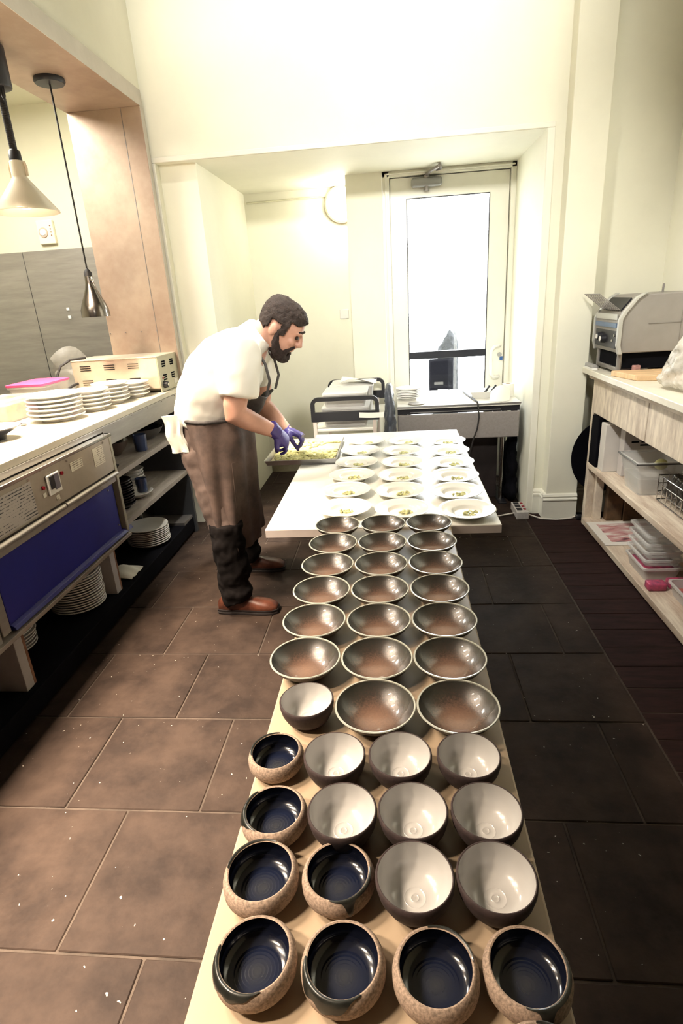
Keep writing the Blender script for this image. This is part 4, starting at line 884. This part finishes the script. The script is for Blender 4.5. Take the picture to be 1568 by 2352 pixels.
# ---- middle shelf
rt_ = thing('round_tray', (1.20, 3.83, 0.058), 'large round black tray leaning at the far end of the bench', 'tray')
m = MB(); c = Vector((1.365, 3.835, 0.46)); ax = Vector((0.03, -1, 0.04)).normalized(); u = ax.cross(Vector((0,0,1))).normalized(); v = ax.cross(u)
def disc(r, t): return [c+u*r*math.cos(2*PI*i/48)+v*r*1.18*math.sin(2*PI*i/48)+ax*t for i in range(48)]
m.loft([disc(0.17,-0.004), disc(0.20,0.012), disc(0.206,0.012), disc(0.20,0.004), disc(0.17,-0.010)])
m.build('tray_dish', BLACKM, rt_, smooth=True, angle=0.6)
tag(MB().box(1.243, 1.30, 3.60, 3.725, 0.451, 0.765).build('black_folder', BLACKM, bevel=0.004), 'upright black folder at the far end of the middle shelf', 'folder')
bx1 = thing('cardboard_box', (1.31, 3.53, 0.451), 'tall white box standing beside the black folder', 'box')
MB().box(1.255, 1.60, 3.50, 3.585, 0.451, 0.745).build('carton', M('white_card', (0.62,0.58,0.54), 0.7, var=(6,0.06)), bx1, bevel=0.003)
bx2 = thing('cardboard_box', (1.38, 3.43, 0.451), 'white printed box behind the clear tub on the middle shelf', 'box')
MB().box(1.33, 1.64, 3.40, 3.47, 0.451, 0.745).build('carton', M('grey_card', (0.50,0.46,0.44), 0.7, var=(6,0.08)), bx2, bevel=0.003)
for k, (a, b_, z) in enumerate(((1.37,1.41,0.655),(1.425,1.50,0.655),(1.42,1.49,0.635))):
    MB().box(a, b_, 3.3985, 3.40, z, z+0.009).build('print_line', BLACKM, bx2)
ct = tub('clear_tub', 1.265, 1.52, 3.02, 3.28, 0.451, 0.64, CLEAR, 'large clear plastic tub with a dark rim on the middle shelf', 'tub', 0.03, None, (M('pale_filling', (0.50,0.46,0.42), 0.6, var=(9,0.3)), 0.5))
MB().tube([(1.259,3.014,0.634),(1.526,3.014,0.634),(1.526,3.286,0.634),(1.259,3.286,0.634),(1.259,3.014,0.634)], 0.005, 6).build('rim_bead', M('dark_rim', (0.08,0.075,0.07), 0.3), ct, smooth=True)
tag(MB().ell((1.43,3.13,0.60),0.035,0.03,0.03).build('lime_half', M('pale_lime', (0.55,0.52,0.22), 0.5), smooth=True), 'pale lime lying on the filling of the clear tub', 'lime')
cw = thing('wire_basket', (1.47, 2.84, 0.451), 'wire basket of dark packets at the right frame edge of the middle shelf', 'basket')
wbm = MB()
for z in (0.456, 0.50, 0.545, 0.59): wbm.tube([(1.36,2.66,z),(1.60,2.66,z),(1.60,2.98,z),(1.36,2.98,z),(1.36,2.66,z)], 0.003, 6)
for k in range(7): wbm.tube([(1.36,2.66+0.053*k,0.455),(1.36,2.66+0.053*k,0.592)], 0.0025, 6)
for k in range(6): wbm.tube([(1.36+0.048*k,2.66,0.592),(1.36+0.048*k,2.66,0.455),(1.36+0.048*k,2.98,0.455),(1.36+0.048*k,2.98,0.592)], 0.0025, 6)
wbm.build('wire_frame', CHROME, cw, smooth=True)
for k in range(5):
    o = tag(MB().box(-0.10, 0.10, -0.022, 0.022, -0.065, 0.065).build('foil_packet', M('foil_packet', (0.13,0.12,0.11), 0.25, 0.6, var=(30,0.7)), bevel=0.012, smooth=True), f'dark foil packet leaning in the wire basket, {ORD[k]} from the camera side', 'packet', 'foil packets in the wire basket')
    o.location = (1.48, 2.71+0.052*k, 0.535); o.rotation_euler = (0.35, 0.05*k, 0.1)
# ---- bottom shelf
pn_ = thing('painted_board', (1.42, 3.40, 0.059), 'white board with smeared pink paint lying on the bottom shelf', 'board')
def smear():
    m = M('pink_smear_print', (0.70,0.66,0.61), 0.6); nt = m.node_tree; b = nt.nodes['Principled BSDF']; L = nt.links.new
    tc = nt.nodes.new('ShaderNodeTexCoord'); mp = nt.nodes.new('ShaderNodeMapping'); mp.inputs['Scale'].default_value = (7, 22, 1); L(tc.outputs['Object'], mp.inputs[0])
    n = nt.nodes.new('ShaderNodeTexNoise'); n.inputs['Scale'].default_value = 1.0; n.inputs['Detail'].default_value = 7; L(mp.outputs[0], n.inputs['Vector'])
    r = nt.nodes.new('ShaderNodeValToRGB'); e = r.color_ramp.elements
    e[0].position = 0.36; e[0].color = (0.12,0.05,0.06,1); e[1].position = 0.42; e[1].color = (0.48,0.22,0.22,1)
    a = e.new(0.52); a.color = (0.55,0.36,0.34,1); a = e.new(0.60); a.color = (0.68,0.62,0.57,1)
    L(n.outputs['Fac'], r.inputs[0]); L(r.outputs[0], b.inputs['Base Color']); return m
MB().box(1.235, 1.62, 3.26, 3.63, 0.0585, 0.066).build('board', M('white_board', (0.70,0.66,0.61), 0.5), pn_, bevel=0.002)
MB().box(1.285, 1.60, 3.30, 3.59, 0.066, 0.0668).build('painted_panel', smear(), pn_)
tag(MB().box(1.37, 1.47, 3.66, 3.72, 0.059, 0.30).build('brown_carton', BRONZE, bevel=0.003), 'dark brown carton at the far end of the bottom shelf', 'box')
tag(MB().box(1.475, 1.63, 3.65, 3.72, 0.059, 0.25).build('brown_carton', BRONZE, bevel=0.003), 'second dark carton beside the first on the bottom shelf', 'box')
tub('delicatessen_tub', 1.27, 1.46, 2.80, 3.05, 0.059, 0.13, CLEARW, 'lowest clear tub of the stack on the bottom shelf, holding red packs', 'tub', 0.015, None, (MEAT, 0.7), group='stacked clear tubs')
for k in range(4):
    tub('delicatessen_tub', 1.275+0.004*k, 1.465+0.004*k, 2.81+0.006*k, 3.06+0.006*k, 0.136+0.042*k, 0.174+0.042*k, CLEAR, f'empty clear tub, {ORD[k+1]} from the bottom of its stack', 'tub', 0.012, group='stacked clear tubs')
tub('delicatessen_tub', 1.34, 1.58, 2.40, 2.68, 0.059, 0.13, CLEARW, 'wide clear tub with orange and red contents at the right frame edge', 'tub', 0.015, None, (M('orange_red_mix', (0.42,0.13,0.09), 0.5, var=(25,0.7), var_col=(0.30,0.05,0.13)), 0.45))
for k, (x, y) in enumerate(((1.30, 2.72), (1.41, 2.74))):
    tag(MB().box(x-0.045, x+0.045, y-0.03, y+0.03, 0.0585, 0.10).build('meat_pack', MEAT, bevel=0.008, smooth=True), ('left' if k == 0 else 'right')+' red packet lying in front of the stacked clear tubs', 'packet')

# ================================================================== PERSON
YM = 2.85
ps = thing('person', (-0.88, YM, 0), 'bearded man in white shirt and brown apron bending over the white table', 'person')
def ring(c, a, b, ua, ub, n=20, p=2.0):
    """superellipse ring: a along ua, b along ub"""
    out = []
    for i in range(n):
        t = 2*PI*i/n; cx, sx = math.cos(t), math.sin(t)
        out.append(Vector(c)+ua*a*math.copysign(abs(cx)**(2/p), cx)+ub*b*math.copysign(abs(sx)**(2/p), sx))
    return out
LY = Vector((0, 1, 0))
def torso(mb, st):
    """st: (x, z, half depth, half width); sections square to the spine in the sagittal plane"""
    rs = []
    for i, (x, z, d, w_) in enumerate(st):
        a = st[max(i-1, 0)]; b = st[min(i+1, len(st)-1)]
        t = Vector((b[0]-a[0], 0, b[1]-a[1])).normalized(); dv = Vector((t.z, 0, -t.x))
        rs.append(ring((x, YM, z), d, w_, dv, LY, 24, 2.3))
    mb.loft(rs)
def limb(mb, pts, rs, n=14): mb.tube(pts, rs, n)
# ---- head frame: origin at the ear, F forward, U up
E0 = Vector((-0.565, YM, 1.426)); F = Vector((0.80, 0, -0.60)); U = Vector((0.60, 0, 0.80))
def H(f, u, s=0.0): return E0+F*f+U*u+LY*s
HS = [(-0.092,0.080,0.018,0.022),(-0.080,0.098,0.0,0.040),(-0.060,0.106,-0.022,0.052),(-0.040,0.112,-0.042,0.061),(-0.025,0.113,-0.060,0.067),(0.0,0.110,-0.083,0.073),(0.030,0.108,-0.092,0.077),(0.045,0.117,-0.094,0.078),(0.065,0.115,-0.096,0.078),(0.09,0.108,-0.093,0.074),(0.115,0.092,-0.083,0.066),(0.135,0.06,-0.06,0.05),(0.146,0.02,-0.03,0.026)]
def head_rings(g=0.0):
    out = []
    for (u, ff, fb, w_) in HS:
        c = H((ff+fb)/2, u+(g*0.9 if u > 0.1 else 0)); out.append(ring(c, (ff-fb)/2+g, w_+g, F, LY, 24, 2.25))
    return out
bd = MB()
bd.loft(head_rings())
bd.tube([H(0.113,0.045), H(0.124,0.02), H(0.134,0.0), H(0.122,-0.008)], [0.010,0.013,0.017,0.012], 10)      # nose
for s in (-1, 1):
    bd.ell(H(0.124,-0.001,s*0.012), 0.010, 0.009, 0.009)
    bd.ell(H(0.108,0.050,s*0.032), 0.014, 0.026, 0.010)                     # brow ridge
    bd.ell(H(0.090,0.002,s*0.046), 0.020, 0.018, 0.022)                     # cheek
bd.ell(H(0.114,-0.030), 0.009, 0.024, 0.006); bd.ell(H(0.113,-0.042), 0.009, 0.022, 0.006)   # lips
ER = Matrix((F, LY, U)).transposed()
for s in (-1, 1):
    bd.ell(H(-0.006,0.008,s*0.081), 0.020, 0.009, 0.034, ER)
# neck and trunk
bd.tube([H(-0.035,-0.02), H(-0.055,-0.07), (-0.69,YM,1.35), (-0.74,YM,1.28)], [0.066,0.066,0.075,0.09], 18)
torso(bd, [(-1.0,0.90,0.13,0.165),(-0.95,1.0,0.13,0.16),(-0.885,1.12,0.125,0.165),(-0.81,1.23,0.13,0.18),(-0.74,1.32,0.10,0.18),(-0.71,1.36,0.06,0.12)])
NSH, NEL, NWR = Vector((-0.70,2.665,1.335)), Vector((-0.757,2.61,1.075)), Vector((-0.604,2.74,0.955))
FSH, FEL, FWR = Vector((-0.70,3.035,1.335)), Vector((-0.74,3.11,1.03)), Vector((-0.622,3.12,0.885))
for S, EL, W in ((NSH, NEL, NWR), (FSH, FEL, FWR)):
    mid = (S+EL)/2; f1 = EL.lerp(W, 0.3); f2 = EL.lerp(W, 0.7)
    bd.tube([S, mid, EL.lerp(S, 0.12), EL, f1, f2, W, W+(W-EL).normalized()*0.03], [0.062,0.060,0.055,0.053,0.051,0.042,0.033,0.030], 16)
    bd.tube([S+Vector((-0.04, (YM-S.y)*0.6, -0.02)), S], [0.075, 0.066], 16)
# legs down into the shoes
NHP, NKN, NAN = Vector((-0.985,2.75,0.88)), Vector((-0.90,2.66,0.50)), Vector((-0.885,2.64,0.10))
FHP, FKN, FAN = Vector((-0.985,2.95,0.88)), Vector((-0.95,3.06,0.50)), Vector((-0.93,3.13,0.10))
for A, B, C_ in ((NHP, NKN, NAN), (FHP, FKN, FAN)):
    bd.tube([A, A.lerp(B, .5), B, B.lerp(C_, .35), C_, C_-Vector((0,0,0.05))], [0.09,0.08,0.06,0.058,0.042,0.04], 16)
umesh('body', bd, 0.0065, SKIN, ps, 3)
# ---- facial features
for s in (-1, 1):
    MB().ell(H(0.1065,0.028,s*0.031), 0.010, 0.013, 0.010).build('eye', M('dark_eye', (0.03,0.018,0.014), 0.2), ps, smooth=True)
    MB().tube([H(0.112,0.056,s*0.014), H(0.116,0.062,s*0.030), H(0.105,0.058,s*0.052)], [0.005,0.0065,0.004], 8).build('eyebrow', HAIR, ps, smooth=True)
# ---- hair: cap over the skull above a slanting hairline
hm = MB(); hm.loft(head_rings(0.013)); 
hme = union(hm, 0.006, 3)
bmh = bmesh.new(); bmh.from_mesh(hme)
cut = []
for f in bmh.faces:
    p = f.calc_center_median()-E0; ff, uu, ss = p.dot(F), p.dot(U), abs(p.y)
    lim = 0.112-0.03*min(1, ss/0.07) if ff > 0.055 else (0.004 if ff > 0.022 else (0.048 if ff > -0.035 else (-0.028 if ff < -0.05 else 0.0)))
    if uu < lim: cut.append(f)
bmesh.ops.delete(bmh, geom=cut, context='FACES')
for v_ in bmh.verts: v_.co += v_.normal*(0.005*noise.noise(v_.co*60)+0.003*noise.noise(v_.co*150))
geom = bmesh.ops.solidify(bmh, geom=bmh.faces[:], thickness=0.010)
for v_ in bmh.verts: v_.co -= Vector(ps.location)
bmesh.ops.recalc_face_normals(bmh, faces=bmh.faces); bmh.to_mesh(hme); bmh.free(); hme.materials.clear(); hme.materials.append(HAIR)
for p in hme.polygons: p.use_smooth = True
link('hair', hme, ps)
# ---- beard
be = MB()
for s in (-1, 1):
    be.tube([H(0.018,0.018,s*0.074), H(0.026,-0.015,s*0.072), H(0.034,-0.045,s*0.064), H(0.058,-0.075,s*0.050), H(0.085,-0.092,s*0.026), H(0.100,-0.090,0)], [0.008,0.014,0.020,0.024,0.026,0.027], 12)
    be.tube([H(0.118,-0.019,s*0.006), H(0.112,-0.026,s*0.026), H(0.096,-0.050,s*0.040), H(0.085,-0.075,s*0.038)], [0.007,0.008,0.012,0.020], 10)
be.ell(H(0.094,-0.094), 0.034, 0.034, 0.026); be.ell(H(0.065,-0.098), 0.036, 0.038, 0.022); be.ell(H(0.108,-0.060), 0.012, 0.020, 0.012); be.ell(H(0.04,-0.075), 0.036, 0.05, 0.02)
umesh('beard', be, 0.005, BEARD, ps, 2, (90, 0.003))
# ---- shirt: trunk and short sleeves
sh = MB()
torso(sh, [(-0.985,0.985,0.145,0.185),(-0.968,1.03,0.160,0.19),(-0.925,1.115,0.178,0.20),(-0.865,1.21,0.185,0.215),(-0.79,1.295,0.165,0.215),(-0.735,1.355,0.12,0.19),(-0.695,1.385,0.090,0.115),(-0.672,1.402,0.084,0.092),(-0.650,1.416,0.080,0.082),(-0.637,1.424,0.078,0.079)])
sh.tube([Vector((-0.76,2.76,1.33)), NSH+Vector((-0.01,0.0,0.0)), NSH.lerp(NEL,0.35)+Vector((0.0,-0.005,0)), NSH.lerp(NEL,0.60)+Vector((0.012,-0.005,0)), NSH.lerp(NEL,0.72)+Vector((0.015,-0.005,0))], [0.11,0.105,0.098,0.092,0.090], 20)
sh.tube([Vector((-0.76,2.94,1.33)), FSH, FSH.lerp(FEL,0.35), FSH.lerp(FEL,0.6)], [0.11,0.10,0.092,0.085], 20)
umesh('shirt', sh, 0.010, SHIRT, ps, 5, (9, 0.008))
# ---- trousers
trs = MB()
torso(trs, [(-0.965,1.03,0.135,0.175),(-0.98,0.97,0.148,0.182),(-0.985,0.89,0.150,0.185),(-0.975,0.80,0.13,0.18)])
trs.tube([Vector((-0.985,2.755,0.86)), NHP.lerp(NKN,.45), NKN, NKN.lerp(NAN,.3), Vector((-0.882,2.64,0.30))], [0.112,0.100,0.082,0.074,0.066], 18)
trs.tube([Vector((-0.985,2.945,0.86)), FHP.lerp(FKN,.45), FKN, FKN.lerp(FAN,.3), Vector((-0.940,3.13,0.30))], [0.112,0.100,0.082,0.074,0.066], 18)
umesh('trousers', trs, 0.010, TROUS, ps, 3, (11, 0.012))
def cuff(c, name):
    m = MB(); pts = [(c[0]-0.005,c[1],0.52),(c[0]-0.005,c[1],0.40),(c[0]-0.005,c[1],0.32),(c[0]+0.005,c[1],0.24),(c[0]-0.008,c[1],0.18),(c[0]+0.006,c[1],0.13),(c[0]-0.006,c[1],0.095),(c[0]+0.0,c[1],0.07)]
    m.tube(pts, [0.080,0.086,0.086,0.086,0.080,0.088,0.080,0.076], 20); umesh(name, m, 0.009, BTROUS, ps, 2, (16, 0.012))
cuff((-0.876, 2.64), 'trouser_leg'); cuff((-0.935, 3.13), 'trouser_leg')
# ---- apron skirt wrapping hips and thighs
def apron(u, v):
    z = 1.035-0.675*v
    zz = [1.035, 0.94, 0.80, 0.62, 0.36]; fx = [-0.775, -0.748, -0.752, -0.762, -0.772]; bk_ = [-1.035, -1.02, -0.99, -0.955, -0.905]; hw = [0.215, 0.228, 0.245, 0.258, 0.272]
    def ip(a):
        for i in range(4):
            if z >= zz[i+1]: t = (zz[i]-z)/(zz[i]-zz[i+1]); return a[i]*(1-t)+a[i+1]*t
        return a[-1]
    f_, b_2, h_ = ip(fx), ip(bk_), ip(hw)
    ang = (-118+236*u)*PI/180
    mid = (f_+b_2)/2*0.55+(-0.93)*0.45; a = f_-mid
    x = mid+a*math.cos(ang) if math.cos(ang) > 0 else mid+(mid-b_2)*math.cos(ang)*1.9
    fold = 0.010*math.sin(7*ang+3*v)+0.012*v*math.sin(11*ang+1.3)
    y = YM+(h_+fold)*math.sin(ang)*min(1, 1.06); x += fold*math.cos(ang)
    return (x, y, z-0.01*math.sin(3*u))
ap = MB().sheet(apron, 60, 36, 0.005).build('apron_skirt', DENIM, ps, smooth=True)
MB().sheet(lambda u, v: (lambda p: (p[0]+0.0, p[1]-0.006, p[2]))(apron(0.27+0.18*u, 0.30+0.34*v)), 10, 10, 0.004).build('apron_pocket', DENIM, ps, smooth=True)
MB().tube([apron(u/24, 0.0) for u in range(25)], 0.010, 8).build('apron_band', BIBM, ps, smooth=True)
# bib hanging off the chest and neck strap
def bib(u, v):
    s = (u-0.5)*2
    c = Vector((-0.735, YM, 1.0)).lerp(Vector((-0.622, YM, 1.125)), v)
    return (c.x-0.075*s*s*(1-0.35*v)+0.010*math.sin(5*s+6*v), YM+0.155*s*(1-0.22*v), c.z+0.055*s*s*(1-v)*0.6+0.012*math.sin(4*s))
MB().sheet(bib, 20, 14, 0.005).build('apron_bib', BIBM, ps, smooth=True)
for s in (-1, 1):
    pts = [H(-0.082,-0.055,s*0.03)+Vector((-0.012,0,0.012)), H(-0.055,-0.085,s*0.085)+Vector((-0.02,0,0.0)), (-0.612,YM+s*0.112,1.28), (-0.598,YM+s*0.115,1.20), (-0.622,YM+s*0.11,1.13)]
    MB().tube(pts, 0.007, 8).build('neck_strap', BIBM, ps, smooth=True)
# ---- towel tucked at the back
MB().sheet(lambda u, v: (-1.150+0.095*u+0.030*v+0.006*math.sin(9*v), 2.70-0.028*u+0.008*math.sin(9*u+3*v), 1.058-0.185*v+0.012*u), 10, 12, 0.014).build('waist_towel', TOWEL, ps, smooth=True)
# ---- gloves: palm and five fingers each
def glove(W, d, back, thumb_side, curls, name, thumb_curl=0.5):
    d = d.normalized(); back = (back-d*back.dot(d)).normalized(); sd = d.cross(back)*thumb_side
    P = lambda x, y, z: W+d*x+sd*y+back*z
    m = MB()
    m.tube([P(-0.045,0,0), P(-0.02,0,0), P(0.01,0,0)], [0.040,0.037,0.035], 16)
    rs = []
    for x, hy, hz in ((0.0,0.030,0.024),(0.025,0.038,0.023),(0.055,0.043,0.020),(0.085,0.043,0.016),(0.098,0.040,0.012)):
        rs.append(ring(P(x,0,0), hy, hz, sd, back, 18, 2.6))
    m.loft(rs)
    for k, (y, L, r, sp) in enumerate(((0.032,0.072,0.0098,0.10),(0.011,0.080,0.0100,0.02),(-0.011,0.074,0.0098,-0.05),(-0.031,0.060,0.0090,-0.14))):
        p = P(0.082, y, -0.002); dirv = (d+sd*sp).normalized(); axis = sd; ang = 0; pts = [p-dirv*0.012, p]; rr_ = [r*1.05, r*1.08]
        for seg, fr in enumerate((0.45, 0.30, 0.25)):
            ang += curls[k][seg]
            v_ = dirv*math.cos(ang)-back*math.sin(ang); p = p+v_*L*fr; pts.append(p); rr_.append(r*(1.0-0.07*seg))
        m.tube(pts, rr_, 10); m.ell(pts[-1], r*0.92, r*0.92, r*0.92, None, 10, 6)
    a = thumb_curl
    q0 = P(0.018,0.030,-0.006); q1 = P(0.048,0.054,-0.018-0.01*a); q2 = P(0.078,0.056-0.012*a,-0.030-0.022*a); q3 = P(0.100,0.044-0.022*a,-0.040-0.035*a)
    m.tube([q0,q1,q2,q3], [0.015,0.0135,0.0115,0.0095], 10); m.ell(q3, 0.0093, 0.0093, 0.0093, None, 10, 6)
    return umesh(name, m, 0.004, GLOVE, ps, 2)
glove(NWR+(NWR-NEL).normalized()*0.012, Vector((0.40,0.50,-0.62)), Vector((0.35,-0.45,0.6)), 1, [(0.5,0.6,0.5),(0.55,0.7,0.5),(0.6,0.7,0.55),(0.65,0.7,0.6)], 'glove', 0.9)
glove(FWR+(FWR-FEL).normalized()*0.012, Vector((0.78,-0.10,-0.30)), Vector((0.35,0.1,0.8)), 1, [(0.75,0.8,0.5),(0.8,0.8,0.5),(0.8,0.85,0.55),(0.85,0.85,0.6)], 'glove', 1.1)
# ---- shoes
def shoe(x0, y, L, yaw, name):
    t = MB(); so_ = MB()
    st_ = [(0.0,0.030,0.075),(0.03,0.038,0.098),(0.08,0.041,0.112),(0.13,0.040,0.108),(0.17,0.044,0.092),(0.21,0.049,0.078),(0.25,0.050,0.070),(0.285,0.044,0.058),(0.308,0.028,0.042)]
    k = L/0.308; c, s = math.cos(yaw), math.sin(yaw)
    def P(a, b, z): return Vector((x0+a*k*c-b*s, y+a*k*s+b*c, z))
    rs = []
    for a, w_, h in st_:
        r = []
        for i in range(20):
            th = 2*PI*i/20; bb = w_*math.copysign(abs(math.cos(th))**0.8, math.cos(th)); zz = 0.024+(h-0.024)*max(0, math.sin(th))**0.75 if math.sin(th) > 0 else 0.024-0.006*abs(math.sin(th))
            r.append(P(a, bb, zz))
        rs.append(r)
    t.loft(rs); sho = t.build(name, LEATH, ps, smooth=True, angle=1.2)
    rs = []
    for zz, g in ((0.0, 0.002), (0.012, 0.005), (0.016, 0.002), (0.021, 0.005), (0.028, 0.004)):
        left = [P(a-(g if i == 0 else 0)+(g if i == len(st_)-1 else 0), w_+g, zz) for i, (a, w_, h) in enumerate(st_)]
        right = [P(a-(g if i == 0 else 0)+(g if i == len(st_)-1 else 0), -w_-g, zz) for i, (a, w_, h) in enumerate(st_)][::-1]
        rs.append(left+right)
    so_.loft(rs); so_.build('sole', SOLE, sho, smooth=True, angle=0.9)
    return sho
shoe(-0.975, 2.64, 0.318, -0.02, 'shoe'); shoe(-1.03, 3.13, 0.318, 0.05, 'shoe')
